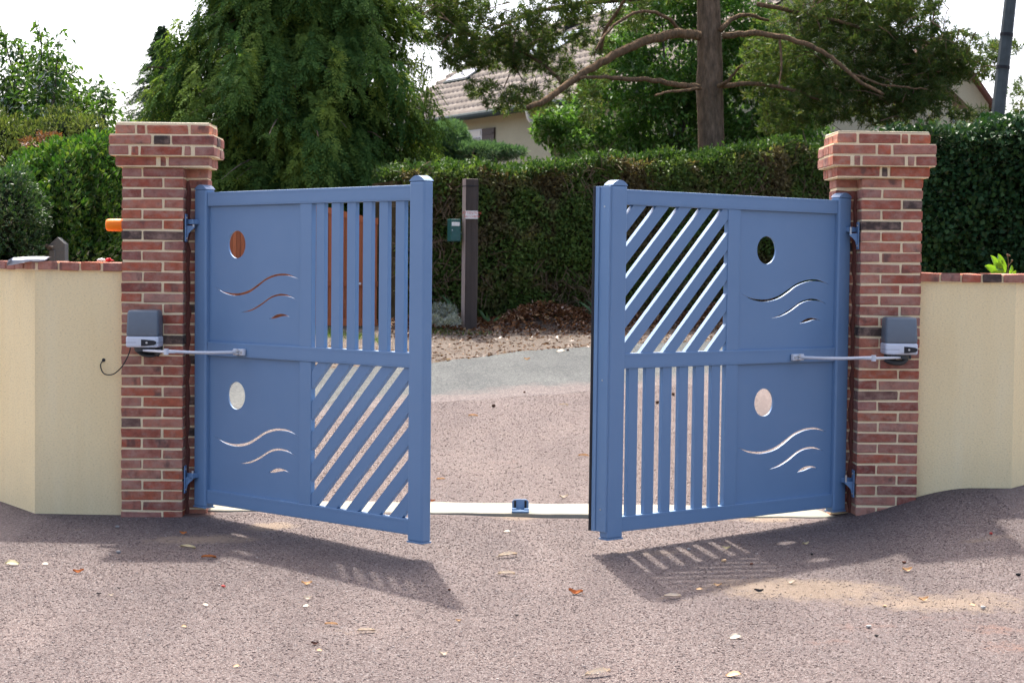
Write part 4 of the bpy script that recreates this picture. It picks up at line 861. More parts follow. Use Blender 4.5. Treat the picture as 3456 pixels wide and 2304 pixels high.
# pine with bare limbs
def pine():
    D = 29.0; P = lambda x, y, dd=0: np.array(tuple(at(x, y, D + dd)))
    b = at(1640, 400, D); gz = float(terrain(b.x, D)); t = thing('pine_tree', 'tall pine with reddish trunk and long bare lower limbs behind the hedge', 'tree', (b.x, D, gz)); o = np.array(tuple(t.location)); L = lambda x, y, dd=0: Vector(P(x, y, dd) - o)
    s = pxm(D); bm = bmesh.new()
    path = [Vector((.05, 0, -.2)), L(1634, 345), L(1632, 260), L(1629, 200), L(1631, 150), L(1629, 90), L(1628, 30), L(1626, -60), L(1620, -220), L(1615, -420)]
    tube(bm, path, [.30, 30 * s, 30 * s, 31 * s, 29 * s, 28 * s, 26.5 * s, 25 * s, 19 * s, 8 * s], 16); bm_obj('trunk', bm, M['pinebark'], t, True)
    limbs = [([(1606, 85), (1560, 77), (1500, 90), (1440, 112), (1380, 145), (1330, 175), (1290, 205), (1250, 232), (1212, 247)], 15, 7, -1.5), ([(1606, 200), (1560, 195), (1500, 185), (1430, 180), (1380, 176), (1330, 180)], 9.5, 4, -1.0),
             ([(1660, 82), (1710, 78), (1770, 80), (1830, 95), (1890, 120), (1930, 150), (1980, 190), (2030, 215)], 10, 4, -.8), ([(1660, 200), (1710, 193), (1770, 198), (1830, 210), (1880, 230)], 8, 3, .3), ([(1655, 70), (1680, 45), (1720, 35), (1770, 50)], 8, 4, .6),
             ([(1650, 198), (1668, 190), (1690, 165), (1705, 148)], 6, 2.5, -.5), ([(1560, 70), (1530, 40), (1480, 25), (1430, 45), (1390, 80), (1365, 125)], 5.5, 3, -1.2), ([(1610, 203), (1560, 208), (1530, 212), (1505, 218)], 4.5, 2.5, -1.5), ([(1378, 122), (1390, 70), (1420, 25), (1440, -10)], 6, 4, -.8),
             ([(1740, 10), (1800, 20), (1880, 40), (1960, 60), (2060, 85), (2140, 105), (2190, 120)], 7, 3, 1.0), ([(1790, 78), (1795, 150), (1788, 200)], 4, 2, -.6), ([(1950, 165), (2010, 190), (2070, 200), (2130, 205)], 4, 2, -.5), ([(1300, 200), (1250, 150), (1180, 110), (1100, 85), (1030, 70)], 5, 2.5, 1.0),
             ([(1626, -30), (1540, -20), (1440, 0), (1330, 10), (1220, 30), (1130, 70)], 10, 4, 1.2), ([(1626, -60), (1740, -40), (1860, -10), (2000, 10), (2100, 40)], 10, 4, 1.2)]
    for pts, r0, r1, dd in limbs:
        n = len(pts); pp = smooth_path([L(x, y, -.3 + dd * i / max(1, n - 1)) for i, (x, y) in enumerate(pts)], 4); m = len(pp)
        bm = bmesh.new(); tube(bm, [q + Vector((0, 0, rnd.uniform(-.015, .015))) for q in pp], [max(.006, (r0 + (r1 - r0) * i / m) * s * .8) for i in range(m)], 8); bm_obj('limb', bm, M['limbbark'], t, True)
    e = lambda x, y, rx, ry, dd=.5, rd=1.0: blob(x, y, rx, ry, D + dd, rd)
    dens = [e(905, 35, 60, 50), e(1000, 55, 80, 55), e(1080, 75, 85, 55), e(1150, 60, 110, 70), e(1210, 95, 75, 62), e(1130, 122, 70, 42), e(1050, 140, 40, 20), e(1270, 40, 80, 60), e(1205, 140, 45, 28), e(1000, 15, 90, 30), e(1100, 10, 120, 40), e(1330, 20, 60, 40), e(1240, -60, 220, 80), e(1500, -70, 160, 70),
            e(1840, 90, 75, 80), e(1900, 150, 95, 90), e(1980, 120, 105, 100), e(2060, 160, 105, 85), e(1960, 225, 105, 60), e(2120, 125, 80, 65), e(2060, 60, 110, 60), e(1880, 235, 85, 60), e(2040, 245, 70, 45), e(1850, 20, 100, 50), e(1980, 20, 110, 45), e(2090, 15, 70, 28), e(2010, -60, 260, 65), e(2130, 190, 55, 45), e(2175, 140, 50, 36), e(2110, 235, 45, 35), e(2215, 165, 40, 24)]
    thin = [e(1270, 125, 55, 50), e(1350, 60, 50, 55), e(1300, 190, 45, 40), e(1385, 145, 35, 50), e(1360, 250, 24, 55), e(1440, 30, 60, 40), e(1200, 215, 45, 22), e(1110, 205, 45, 18), e(1160, 240, 50, 14), e(1760, 120, 50, 80), e(1800, 200, 50, 80), e(2150, 250, 40, 40), e(2200, 105, 55, 32), e(2250, 130, 40, 30), e(2215, 270, 45, 24), e(2290, 120, 35, 24), e(2330, 205, 28, 18), e(2325, 262, 28, 24), e(1730, 170, 40, 60), e(1780, 20, 60, 35), e(2240, 175, 40, 20), e(1790, 275, 50, 40), e(2090, 270, 60, 30), e(1230, 240, 40, 14)]
    Q, d = in_blobs(dens, 6900, .1); Q2, d = in_blobs(thin, 1500, .1); Q = np.concatenate([Q, Q2])
    k = wob(Q, .9, 1) + .5 * wob(Q, 2.6, 2); Q = Q[k > -.30]; Q = Q - o
    nn = 19; B = np.repeat(Q, nn, 0); ax = unit(rng.normal(size=Q.shape) * [1, 1, .6] + [0, 0, .15]); A = np.repeat(ax, nn, 0)
    Dn = unit(A * .75 + unit(rng.normal(size=B.shape)) * .8); ln = rng.uniform(.08, .14, len(B)); B = B + A * rng.uniform(-.05, .05, len(B))[:, None]
    leaves('crown', B, Dn, ln, .0155, M['l_pine'], t, fold=.1)
    bm = bmesh.new()
    idx = rng.choice(int(len(Q) * .75), 380, replace=False)
    for i in idx:                                       # thin twigs through the crown
        p = Vector(Q[i]); a = rng.normal(size=3) * [.5, .4, .35] + [0, 0, .25]; a = Vector(a / np.linalg.norm(a)) * rnd.uniform(.25, .6)
        tube(bm, [p, p + a * .5 + Vector((0, 0, .04)), p + a], [.004, .008, .011], 4, False)
    tag(bm_obj('twigs', bm, M['drytwig'], t), kind='stuff')
pine()
# broad-leaved tree in front of the house
def leafy_tree():
    D = 34.0; b = at(1560, 400, D); gz = float(terrain(b.x, D)); t = thing('leafy_tree', 'light green broad-leaved tree between the pine trunk and the house', 'tree', (b.x, D, gz)); o = np.array(tuple(t.location))
    bm = bmesh.new(); tube(bm, [(0, 0, -.2), (.05, 0, 1.6), (-.1, 0, 2.6)], [.16, .12, .09], 10); bm_obj('trunk', bm, M['greybark'], t)
    e = lambda x, y, rx, ry, dd=0, rd=1.0: blob(x, y, rx, ry, D + dd, rd)
    bl = [e(1560, 130, 110, 90), e(1480, 200, 120, 80), e(1400, 260, 110, 60), e(1560, 280, 140, 70), e(1690, 250, 110, 80), e(1740, 150, 90, 90), e(1520, 40, 110, 60), e(1700, 50, 90, 60), e(1800, 260, 90, 70), e(1320, 330, 60, 45, -.5), e(1280, 275, 55, 28, -.8, .5), e(1256, 300, 35, 34, -.8, .4), e(1400, 340, 110, 40), e(1530, 350, 140, 40), e(1690, 340, 120, 45), e(1850, 320, 90, 45), e(1600, -40, 200, 60), e(1820, 150, 70, 80), e(1370, 200, 40, 40), e(1450, 110, 60, 50)]
    for k in range(9):
        c = bl[k * 2 % len(bl)][0]; bm = bmesh.new(); tube(bm, smooth_path([(-.1, 0, 2.4), Vector(np.array(tuple(c)) - o) * .6 + Vector((0, 0, .3)), Vector(np.array(tuple(c)) - o)], 5), [.06 - .0048 * i for i in range(11)], 6); bm_obj('branch', bm, M['greybark'], t)
    P, d = in_blobs(bl, 52000, .1); kk = wob(P, 1.5, 5) + .5 * wob(P, 4, 6); P, d = P[kk > -.30], d[kk > -.30]; P = P - o
    ln = rng.uniform(.08, .14, len(P)); leaves('crown', P, unit(rng.normal(size=P.shape) + [0, 0, -.45]), ln, ln * .55, M['l_dec'], t, Nn=d * .3 + np.array([0, 0, 1.0]))
leafy_tree()
bush('juniper_bush', 'blue-green spreading juniper below the shuttered window', 'bush', [blob(1025, 318, 48, 30, 32.0, .7), blob(1020, 345, 70, 40, 32, .8), blob(1100, 352, 72, 20, 31.6, .6), blob(1165, 350, 40, 9, 31.6, .4), blob(1035, 298, 30, 16, 32.2, .5), blob(1030, 390, 60, 40, 32, .8)], 26000, .10, .18, 'l_jun', up=.7, core=.72)
# the long clipped hedge
def hedge(name, label, line, zt, depth, n, mat, topmat, leaf, lw=.5, rough=.14, twig=0, coremat='twigcore', under=True):
    """clipped hedge: front line of (x, y) points, top heights zt"""
    t = thing(name, label, 'hedge', (line[0][0], line[0][1], float(terrain(*line[0])))); o = np.array(tuple(t.location))
    ln = np.array(line, float); seg = np.linalg.norm(np.diff(ln, axis=0), axis=1); cum = np.concatenate([[0], np.cumsum(seg)])
    def on(s): return np.stack([np.interp(s, cum, ln[:, 0]), np.interp(s, cum, ln[:, 1])], -1)
    tg = unit(ln[-1] - ln[0]); nr = np.array([tg[1], -tg[0]])           # towards the lane
    if nr[1] > 0: nr = -nr
    Zt = lambda s: np.interp(s, cum, zt) + .05 * np.sin(s * 2.3) + .035 * np.sin(s * 6.1 + 1)
    s = rng.uniform(0, cum[-1], n); p = on(s); g = terrain(p[:, 0], p[:, 1]); z1 = Zt(s)
    f = rng.random(n); z = g + (z1 - g) * f ** .92
    P3 = np.stack([p[:, 0], p[:, 1], z], -1); off = rough * (wob(P3, 1.3, 4) + .6 * wob(P3, 4.5, 2)) + rng.normal(0, .045, n) - .10 * (1 - f) ** 2 - np.abs(rng.normal(0, .06, n))
    FP = P3.copy(); FP[:, :2] += nr * off[:, None]
    D = unit(np.stack([nr[0] + 0 * z, nr[1] + 0 * z, 0 * z], -1) + rng.normal(size=(n, 3)) * .8 + [0, 0, .1])
    l = leaf * rng.uniform(.7, 1.3, n)
    leaves('front_foliage', FP - o, D, l, l * lw, M[mat], t, Nn=np.array([nr[0], nr[1], .5]))
    m = n // 2; s = rng.uniform(0, cum[-1], m); p = on(s) - nr * (rng.random(m) * depth)[:, None]; z = Zt(s) + rng.normal(0, .05, m) + .05 * wob(np.stack([p[:, 0], p[:, 1], p[:, 0]], -1), 3, 1)
    TP = np.stack([p[:, 0], p[:, 1], z], -1); l = leaf * rng.uniform(.7, 1.4, m)
    leaves('top_foliage', TP - o, unit(rng.normal(size=(m, 3)) * .8 + [0, 0, .9]), l, l * lw, M[topmat], t, Nn=np.array([0, 0, 1.0]))
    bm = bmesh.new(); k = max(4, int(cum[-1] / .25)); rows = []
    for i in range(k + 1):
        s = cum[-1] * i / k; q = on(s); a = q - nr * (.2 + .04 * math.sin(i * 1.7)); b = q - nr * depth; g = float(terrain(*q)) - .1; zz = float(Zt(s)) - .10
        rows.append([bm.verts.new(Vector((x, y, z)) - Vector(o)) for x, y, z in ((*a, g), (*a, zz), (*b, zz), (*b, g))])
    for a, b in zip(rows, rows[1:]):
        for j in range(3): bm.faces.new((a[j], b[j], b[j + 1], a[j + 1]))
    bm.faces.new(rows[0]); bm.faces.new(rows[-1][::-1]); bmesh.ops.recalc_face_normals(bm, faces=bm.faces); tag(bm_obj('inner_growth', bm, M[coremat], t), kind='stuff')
    if twig:
        bm = bmesh.new()
        for _ in range(twig):
            s = rnd.uniform(0, cum[-1]); q = on(s); g = float(terrain(*q)); z = g + (float(Zt(s)) - g) * rnd.random(); w = wob(np.array([q[0], q[1], z]), 1.1, 9)
            if w < -.15: continue
            p = Vector((q[0] + nr[0] * rnd.uniform(-.06, .06), q[1] + nr[1] * rnd.uniform(-.06, .06), z)) - Vector(o); a = Vector((rnd.gauss(0, .5), rnd.gauss(0, .3), rnd.gauss(.3, .5))).normalized() * rnd.uniform(.1, .4)
            tube(bm, [p, p + a * .5 + Vector((rnd.uniform(-.03, .03), 0, .02)), p + a], [.006, .005, .003], 3, False)
        tag(bm_obj('bare_twigs', bm, M['drytwig'], t), kind='stuff')
    return t
hl = [(x, float(hedge_y(x))) for x in (-1.55, 0, 2, 4, 6, 8.5)]
hz = [at(930, 402, hl[0][1]).z, at(1180, 388, hl[1][1]).z, at(1480, 372, hl[2][1]).z, at(1700, 342, hl[3][1]).z, at(1890, 336, hl[4][1]).z, at(2100, 330, hl[5][1]).z]
hedge('clipped_hedge', 'long clipped hedge with brown twiggy patches across the lane, behind the open gate', hl, hz, 1.3, 60000, 'l_hedge', 'l_hedgetop', .075, .45, .13, twig=2600)
rl_ = [(2.78, 13.9), (3.1, 13.8), (3.6, 13.7), (5.2, 13.5)]
hedge('ivy_hedge', 'dark ivy covered hedge behind the right wall, right of the brick pillar', rl_, [at(2080, 344, 13.9).z, at(2160, 337, 13.7).z, at(2270, 318, 13.6).z, at(2352, 306, 13.5).z], 1.0, 40000, 'l_ivy', 'l_ivy', .045, .85, .16, coremat='core')
# dead leaves heaped at the hedge foot and spread on the verge
def litter():
    n = 17000; x = rng.uniform(-1.7, 6.5, n); d = np.abs(rng.normal(0, .62, n)); y = hedge_y(x) - d; heap = .22 * np.exp(-((d - .45) / .5) ** 2) * (.7 + .5 * np.sin(x * 2.2) + .3 * np.sin(x * 5))
    keep = (y > upp(x) - .15 * rng.random(n)) & (x + 1.3 > -1.2 * rng.random(n)); x, y, heap = x[keep], y[keep], heap[keep]; n = len(x)
    z = terrain(x, y) + .015 + np.maximum(heap, 0) * rng.random(n) ** .5 ; ln = rng.uniform(.03, .085, n)
    tag(leaves('leaf_litter', np.stack([x, y, z], -1), unit(rng.normal(size=(n, 3)) * [1, 1, .45]), ln, ln * .5, M['l_litter'], None), kind='stuff')
    n = 3400; x = rng.uniform(-5, 5, n); y = upp(x) - .06 + rng.random(n) ** 1.6 * 3.5; ln = rng.uniform(.02, .065, n)
    tag(leaves('needle_litter', np.stack([x, y, terrain(x, y) + .02], -1), unit(rng.normal(size=(n, 3)) * [1, .6, .15]), ln, ln * .3, M['l_litter'], None), kind='stuff')
    P = []
    for X, Y, rx, ry, k in ((770, 770, 30, 14, 260), (812, 776, 22, 10, 240), (740, 765, 20, 12, 150), (870, 785, 25, 8, 120), (1000, 765, 40, 8, 160), (1090, 770, 60, 4, 60), (1330, 1163, 8, 3, 0)):
        for _ in range(k):
            a = ground_at(X + rnd.gauss(0, rx * .5), Y + rnd.gauss(0, ry * .5)); P.append(tuple(a))
    P = np.array(P); ln = rng.uniform(.04, .10, len(P)); tag(leaves('grass', P, unit(rng.normal(size=P.shape) * [.5, .5, .3] + [0, 0, .9]), ln, .008, M['l_grass'], None), kind='stuff')
litter()
def blade_plant(name, label, X, Y, blades, mat, w=.035):
    p = ground_at(X, Y); t = thing(name, label, 'plant', tuple(p)); s = pxm(p.y)
    for pts in blades:
        pp = smooth_path([Vector(((x) * s, rnd.uniform(-.05, .05), -y * s)) for x, y in pts], 5); bm = bmesh.new(); m = len(pp); rows = []
        for i, q in enumerate(pp): h = w * (1 - (i / (m - 1)) ** 2.5) / 2 + .001; rows.append([bm.verts.new(q + Vector((-h, 0, 0))), bm.verts.new(q + Vector((0, -.008, 0))), bm.verts.new(q + Vector((h, 0, 0)))])
        for a, b in zip(rows, rows[1:]):
            for k in (0, 1): bm.faces.new((a[k], a[k + 1], b[k + 1], b[k]))
        bm_obj('blade', bm, M[mat], t, True)
blade_plant('iris_plant', 'upright pale green iris blades left of the timber post', 1040, 735, [((0, 0), (-8, -35), (-22, -54), (-30, -57)), ((2, 0), (-2, -30), (-14, -54)), ((4, 0), (2, -28), (-8, -46)), ((6, 0), (6, -20), (2, -40))], 'l_iris')
blade_plant('iris_plant', 'arching iris leaves right of the timber post base', 1125, 745, [((0, 0), (-14, -18), (-24, -32), (-34, -36)), ((2, 0), (14, -12), (32, -14), (46, -6)), ((0, 0), (-4, -14), (-8, -26)), ((3, 0), (18, -16), (28, -22))], 'l_iris', .05)
blade_plant('iris_plant', 'big strap leaved iris left of the closing edge of the right gate leaf', 1372, 740, [((0, 0), (-20, -30), (-38, -44), (-55, -50)), ((3, 0), (-10, -35), (-28, -52)), ((0, 0), (-26, -14), (-40, -10), (-46, 6)), ((4, 0), (0, -35), (-8, -56)), ((6, 0), (14, -30), (26, -46)), ((2, 0), (-22, -22), (-44, -30))], 'l_iris', .05)
p = ground_at(1022, 760); c1 = at(1022, 722, p.y - .3)
bush('silver_plant', 'silvery grey leaved plant at the foot of the hedge by the post', 'plant', [blob(1008, 712, 17, 14, p.y + .3, .2), blob(1032, 718, 16, 17, p.y + .3, .2), blob(1042, 742, 15, 20, p.y, .2), blob(1000, 742, 15, 18, p.y, .2), blob(1022, 748, 15, 14, p.y - .1, .2), blob(1036, 758, 18, 12, p.y - .1, .2)], 2600, .05, .28, 'l_silver', core=0, stem=False, shell=.05)
# weed on the right wall
p = at(2310, 626, 10.75); gz = float(terrain(p.x, 10.75)); t = thing('weed_plant', 'bright green broad leaved weed peeping over the right wall', 'weed', (p.x, 10.75, gz)); hz_ = p.z - gz
s = pxm(10.75)
bm = bmesh.new(); tube(bm, [(0, 0, 0), (.01, 0, hz_ * .6), (0, 0, hz_)], .006, 6); bm_obj('stem', bm, M['l_grass'], t)
def broad(u0, v0, u1, v1, wd):
    a = Vector((u0 * s, 0, hz_ - v0 * s)); b = Vector((u1 * s, rnd.uniform(-.03, .01), hz_ - v1 * s)); d = b - a; n = Vector((-d.z, 0, d.x)).normalized(); bm = bmesh.new(); rows = []
    for i in range(9):
        k = i / 8; q = a + d * k + Vector((0, -.012 * math.sin(k * 3.1), .004 * math.sin(k * 9))); h = wd * math.sin(math.pi * min(1, k * .92 + .06)) ** .8 / 2; rows.append([bm.verts.new(q - n * h + Vector((0, -.006, 0))), bm.verts.new(q + Vector((0, .004, 0))), bm.verts.new(q + n * h + Vector((0, -.006, 0)))])
    for x, y in zip(rows, rows[1:]):
        for j in (0, 1): bm.faces.new((x[j], x[j + 1], y[j + 1], y[j]))
    bm_obj('leaf', bm, M['l_weed'], t, True)
for a in ((-5, 0, -48, -14, .05), (-6, -2, -36, -38, .04), (-2, 0, -18, -42, .045), (-4, 2, -34, 4, .05), (-10, -2, -26, -22, .03), (8, 6, 14, -16, .025), (10, 8, 20, -4, .025)): broad(*a)
bm = bmesh.new(); tube(bm, smooth_path([(.01, 0, hz_ - .02), (.015, 0, hz_ + 22 * s), (0.008, 0, hz_ + 40 * s)], 4), .0022, 5); tube(bm, [(.013, 0, hz_ + 12 * s), (-8 * s, 0, hz_ + 26 * s)], .0016, 4); tube(bm, [(.014, 0, hz_ + 14 * s), (14 * s, 0, hz_ + 27 * s)], .0016, 4)
for x, z in ((0.008, 41), (-9 * s, 27), (14 * s, 28), (.02, 39)): bmesh.ops.create_icosphere(bm, subdivisions=1, radius=.007, matrix=Matrix.Translation((x, 0, hz_ + z * s)))
bm_obj('seed_stalk', bm, M['drytwig'], t)

# ------------------------------------------------------------------ across the lane: timber post, sign, letter box, wooden gate
D = 24.2; b0 = at(1078, 738, D); gz = float(terrain(b0.x, D)); zt = at(1078, 411, D).z
t = thing('timber_post', 'tall dark timber post standing in front of the clipped hedge', 'post', (b0.x, D, gz), (0, 0, .34)); hh = zt - gz
bm = bmesh.new(); box(bm, (-.088, -.075, -.2), (.088, .075, hh), .008)
bmesh.ops.subdivide_edges(bm, edges=[e for e in bm.edges if abs(e.verts[0].co.z - e.verts[1].co.z) > 1], cuts=8)
for v in bm.verts: v.co.x += rnd.uniform(-.004, .004); v.co.y += rnd.uniform(-.004, .004)
bm_obj('shaft', bm, M['sleeper'], t)
bm = bmesh.new(); box(bm, (-.096, -.08, -.2), (-.0925, .07, hh - .004), .001); bm_obj('paler_side', bm, M['sleeperside'], t)  # added thin board, makes the left face paler
bm = bmesh.new(); box(bm, (-.099, -.084, hh - .105), (.092, .079, hh - .095)); bm_obj('wire_band', bm, M['strap'], t)
sgn = at(1083.5, 493.5, D - .22); t = thing('warning_sign', 'small white plate with red lettering on the timber post', 'sign', tuple(sgn), (0, 0, .16)); s = pxm(D)
bm = bmesh.new(); box(bm, (-14.3 * s, 0, -9 * s), (14.3 * s, .006, 9 * s), .002); bm_obj('plate', bm, M['signw'], t)
def text(body, size, loc, parent, mat, name='lettering'):
    cu = bpy.data.curves.new('lettering', 'FONT'); cu.body = body; cu.size = size; cu.align_x = 'CENTER'; cu.align_y = 'CENTER'; cu.extrude = .0006
    o = bpy.data.objects.new('tmp', cu); C.objects.link(o); dg = bpy.context.evaluated_depsgraph_get(); me = bpy.data.meshes.new_from_object(o.evaluated_get(dg), depsgraph=dg); bpy.data.objects.remove(o)
    return link(name, me, parent, mat, loc, (math.pi / 2, 0, 0))
text('ATTENTION', .046, (0, -.0015, 4.2 * s), t, M['signred']); text('AU CHIEN', .046, (0, -.0015, -3.8 * s), t, M['signred'])
c = at(1042, 529, D + .02); t = thing('letter_box', 'dark green letter box with a white name slot left of the timber post', 'letter box', tuple(c), (0, 0, .3)); hw, hh = 11.5 * s, 25.5 * s
bm = bmesh.new(); box(bm, (-hw, -.12, -hh), (hw, .08, hh), .006); bm_obj('body', bm, M['boxgreen'], t)
bm = bmesh.new(); box(bm, (-hw * .9, -.1235, hh * .38), (hw * .75, -.1205, hh * .72), .002); bm_obj('name_slot', bm, M['signw'], t)
bm = bmesh.new(); box(bm, (-hw * .93, -.123, -hh * .92), (hw * .93, -.1202, hh * .28), .003); bm_obj('door', bm, M['boxgreen'], t)
bm = bmesh.new(); tube(bm, [(-hw * .8, -.123, 0), (-hw * .8, -.129, 0)], .008, 10); bm_obj('lock', bm, M['steel'], t)
bm = bmesh.new(); box(bm, (hw + .001, -.02, -.06), (hw + .10, .02, -.03), .003); bm_obj('bracket', bm, M['boxgreen'], t)
# wooden gate
D = 25.6; X = lambda x: at(x, 620, D).x; gzz = float(terrain(X(760), D))
t = thing('wooden_gate', 'red-brown boarded wooden gate with curved top seen through the left gate leaf', 'gate', (X(690), D, gzz))
prof = [(688, 469), (723, 472), (758, 477), (795, 486.5), (831, 496), (867, 501.5), (905, 504)]
def topz(x):
    xx = x if x >= 690 else 1380 - x
    return at(x, np.interp(xx, [a for a, _ in prof], [b for _, b in prof]), D).z - gzz
zb = at(800, 748, D).z - gzz; zr0, zr1 = at(800, 658, D).z - gzz, at(800, 645, D).z - gzz; ox = t.location.x
bw = 9.6
for k in range(45):
    x0 = 476 + bw * k; x1 = x0 + bw - .6
    a, b = X(x0) - ox, X(x1) - ox
    bm = bmesh.new(); prism(bm, [(a, zb + .08), (b, zb + .08), (b, topz(x1) - .02), (a, topz(x0) - .02)], 0, .022, lambda u, v, d: Vector((u, d, v))); bm_obj('board', bm, M['gwood'], t)
for x0, x1 in ((476, 689), (691, 905)):
    for za, zbm in ((zr0, zr1), (zb, zb + .10)):
        bm = bmesh.new(); box(bm, (X(x0) - ox, -.03, za), (X(x1) - ox, -.001, zbm), .004); bm_obj('cross_rail', bm, M['gwood'], t)
    bm = bmesh.new(); n = 12; xs = [x0 + (x1 - x0) * i / n for i in range(n + 1)]
    prism(bm, [(X(x) - ox, topz(x)) for x in xs] + [(X(x) - ox, topz(x) - .09) for x in xs[::-1]], -.03, -.001, lambda u, v, d: Vector((u, d, v))); bm_obj('top_rail', bm, M['gwood'], t)
for x in (473, 687, 693, 907):
    bm = bmesh.new(); zt_ = (at(x, 490, D).z - gzz) if x in (473, 907) else topz(x) + .03; box(bm, (X(x) - ox - .05, -.04, zb), (X(x) - ox + .05, -.031 + .028, zt_), .006)
    bm_obj('upright', bm, M['gwood'], t)
bm = bmesh.new(); box(bm, (X(827) - ox - .02, -.036, zr0 + .03), (X(827) - ox + .02, -.0305, zr0 + .06), .002); bm_obj('latch', bm, M['winw'], t)
b0 = at(942, 600, D); t = thing('gate_post', 'weathered grey post at the right end of the wooden gate', 'post', (b0.x, D, float(terrain(b0.x, D)))); bm = bmesh.new(); box(bm, (-.07, -.07, -.2), (.07, .07, at(942, 491, D).z - t.location.z), .01); bm_obj('shaft', bm, M['sleeper'], t)
bm = bmesh.new(); box(bm, (-.078, -.078, at(942, 491, D).z - t.location.z + .001), (.078, .078, at(942, 491, D).z - t.location.z + .03), .01); bm_obj('post_cap', bm, M['sleeper'], t)
# fence hidden side of the wooden gate is hedge: dark laurel left of it
bush('laurel_bush', 'dark laurel bush filling the gap beside the wooden gate', 'bush', [blob(945, 560, 40, 120, 26.4, .5), blob(985, 600, 45, 130, 25.6, .5)], 6000, .10, .45, 'l_shrub', core=.8)

# ------------------------------------------------------------------ houses
def house():
    E2 = Vector(at(1215, 245, 40)); a = Vector((.484, -.875, 0)); b = Vector((.875, .484, 0)); zE = E2.z; wd = 4.0; pit = .6745; t0, t1 = -8.45, 5.5
    t = thing('tiled_house', 'cream rendered house with pinkish tiled roof behind the juniper and the pine', 'house', (E2.x, E2.y, 0)); o = Vector(t.location)
    P = lambda tt, ss, z: a * tt + b * ss + Vector((0, 0, z))
    gz = float(terrain(E2.x, E2.y)) - .3
    def quad(bm, pts): bm.faces.new([bm.verts.new(p) for p in pts])
    bm = bmesh.new(); ov = .35
    foot = [P(t0 + .3, ov, 0), P(t1 - .2, ov, 0), P(t1 - .2, 2 * wd - ov, 0), P(t0 + .3, 2 * wd - ov, 0)]
    zw = zE + .13
    for i in range(4):
        p, q = foot[i], foot[(i + 1) % 4]; quad(bm, [p + Vector((0, 0, gz)), q + Vector((0, 0, gz)), q + Vector((0, 0, zw)), p + Vector((0, 0, zw))])
    for tt in (t0 + .3, t1 - .2): quad(bm, [P(tt, ov, zw), P(tt, 2 * wd - ov, zw), P(tt, wd, zE + wd * pit - .08)])
    bmesh.ops.recalc_face_normals(bm, faces=bm.faces); bm_obj('wall', bm, M['wallh'], t)
    # roof deck and rows of tiles; each row is a scalloped course overlapping the one below
    bm = bmesh.new()
    for s0, s1 in ((0, wd), (2 * wd, wd)): 
        z = lambda s: zE + (s if s <= wd else 2 * wd - s) * pit
        quad(bm, [P(t0, s0, z(s0) - .02), P(t1, s0, z(s0) - .02), P(t1, s1, z(s1) - .02), P(t0, s1, z(s1) - .02)])
    bm_obj('roof_deck', bm, M['tile'], t)
    nrow = 13; dn = Vector((0, 0, 1)); per = .24; nt_ = int((t1 - t0) / per)
    for r in range(nrow):
        s0, s1 = wd * r / nrow - (.06 if r == 0 else 0), wd * (r + 1) / nrow + .02; V, Fc = [], []
        sub = 6
        for i in range(nt_ * sub + 1):
            tt = t0 + (t1 - t0) * i / (nt_ * sub); ph = (i % sub) / sub; h = .035 * max(0, math.sin(ph * 2 * math.pi)) + .008
            for ss, ex in ((s0, -.02), (s0, .085), (s1, .012)): V.append(tuple(P(tt, ss, zE + ss * pit + ex + (h if ex > 0 else 0))))
        for i in range(nt_ * sub):
            k = i * 3
            for j in (0, 1): Fc.append((k + j, k + 3 + j, k + 4 + j, k + 1 + j))
        o_ = np_mesh('tile_row', V, Fc, M['tile'], t)
    bm = bmesh.new(); tube(bm, [P(t0, wd, zE + wd * pit + .02), P(t1, wd, zE + wd * pit + .02)], .11, 8); bm_obj('ridge_tile', bm, M['tile'], t)
    bm = bmesh.new(); tube(bm, [P(t0, -.1, zE - .03), P(.15, -.1, zE - .035), P(t1, -.1, zE - .04)], .085, 10); bm_obj('gutter', bm, M['zinc'], t)
    bm = bmesh.new(); tube(bm, smooth_path([P(.1, -.1, zE - .08), P(.12, -.02, zE - .32), P(.3, .25, zE - .52), P(.62, .28, zE - .75), P(.62, .28, gz)], 5), .055, 8); bm_obj('downpipe', bm, M['pipe'], t, True)
    bm = bmesh.new(); box(bm, (-.01, -.01, -.01), (.01, .01, .01)); bm.free()
    def roof_window(X, Y, Dg, w_, h_, mat):
        d = ray(X, Y); # point on the roof plane
        n = Vector((-pit * b.x, -pit * b.y, 1)); p0 = Vector((E2.x, E2.y, zE)); k = (p0 - Vector((0, 0, HC))).dot(n) / d.dot(n); p = d * k + Vector((0, 0, HC)) - o
        sl = (b + Vector((0, 0, pit))).normalized(); nn = n.normalized(); bm = bmesh.new()
        for g0, g1, m_, nm in ((w_ / 2 + .07, h_ / 2 + .07, 'zinc', 'roof_window'), (w_ / 2, h_ / 2, mat, 'pane')):
            bm = bmesh.new(); top = .10 if nm == 'roof_window' else .115
            v = [p + a * x * g0 + sl * y * g1 + nn * q for q in (0, top) for x, y in ((-1, -1), (1, -1), (1, 1), (-1, 1))]; v = [bm.verts.new(x) for x in v]
            for f in ((3, 2, 1, 0), (4, 5, 6, 7), (0, 1, 5, 4), (1, 2, 6, 5), (2, 3, 7, 6), (3, 0, 4, 7)): bm.faces.new([v[i] for i in f])
            bmesh.ops.recalc_face_normals(bm, faces=bm.faces); q = bm_obj(nm, bm, M[m_], par if nm == 'pane' else t)
            if nm == 'roof_window': par = q
    roof_window(1297, 100, 44, .9, .9, 'glass'); roof_window(1240, 118, 45, .8, .9, 'glass'); roof_window(1068, 179, 48, 1.2, .5, 'dkglass')
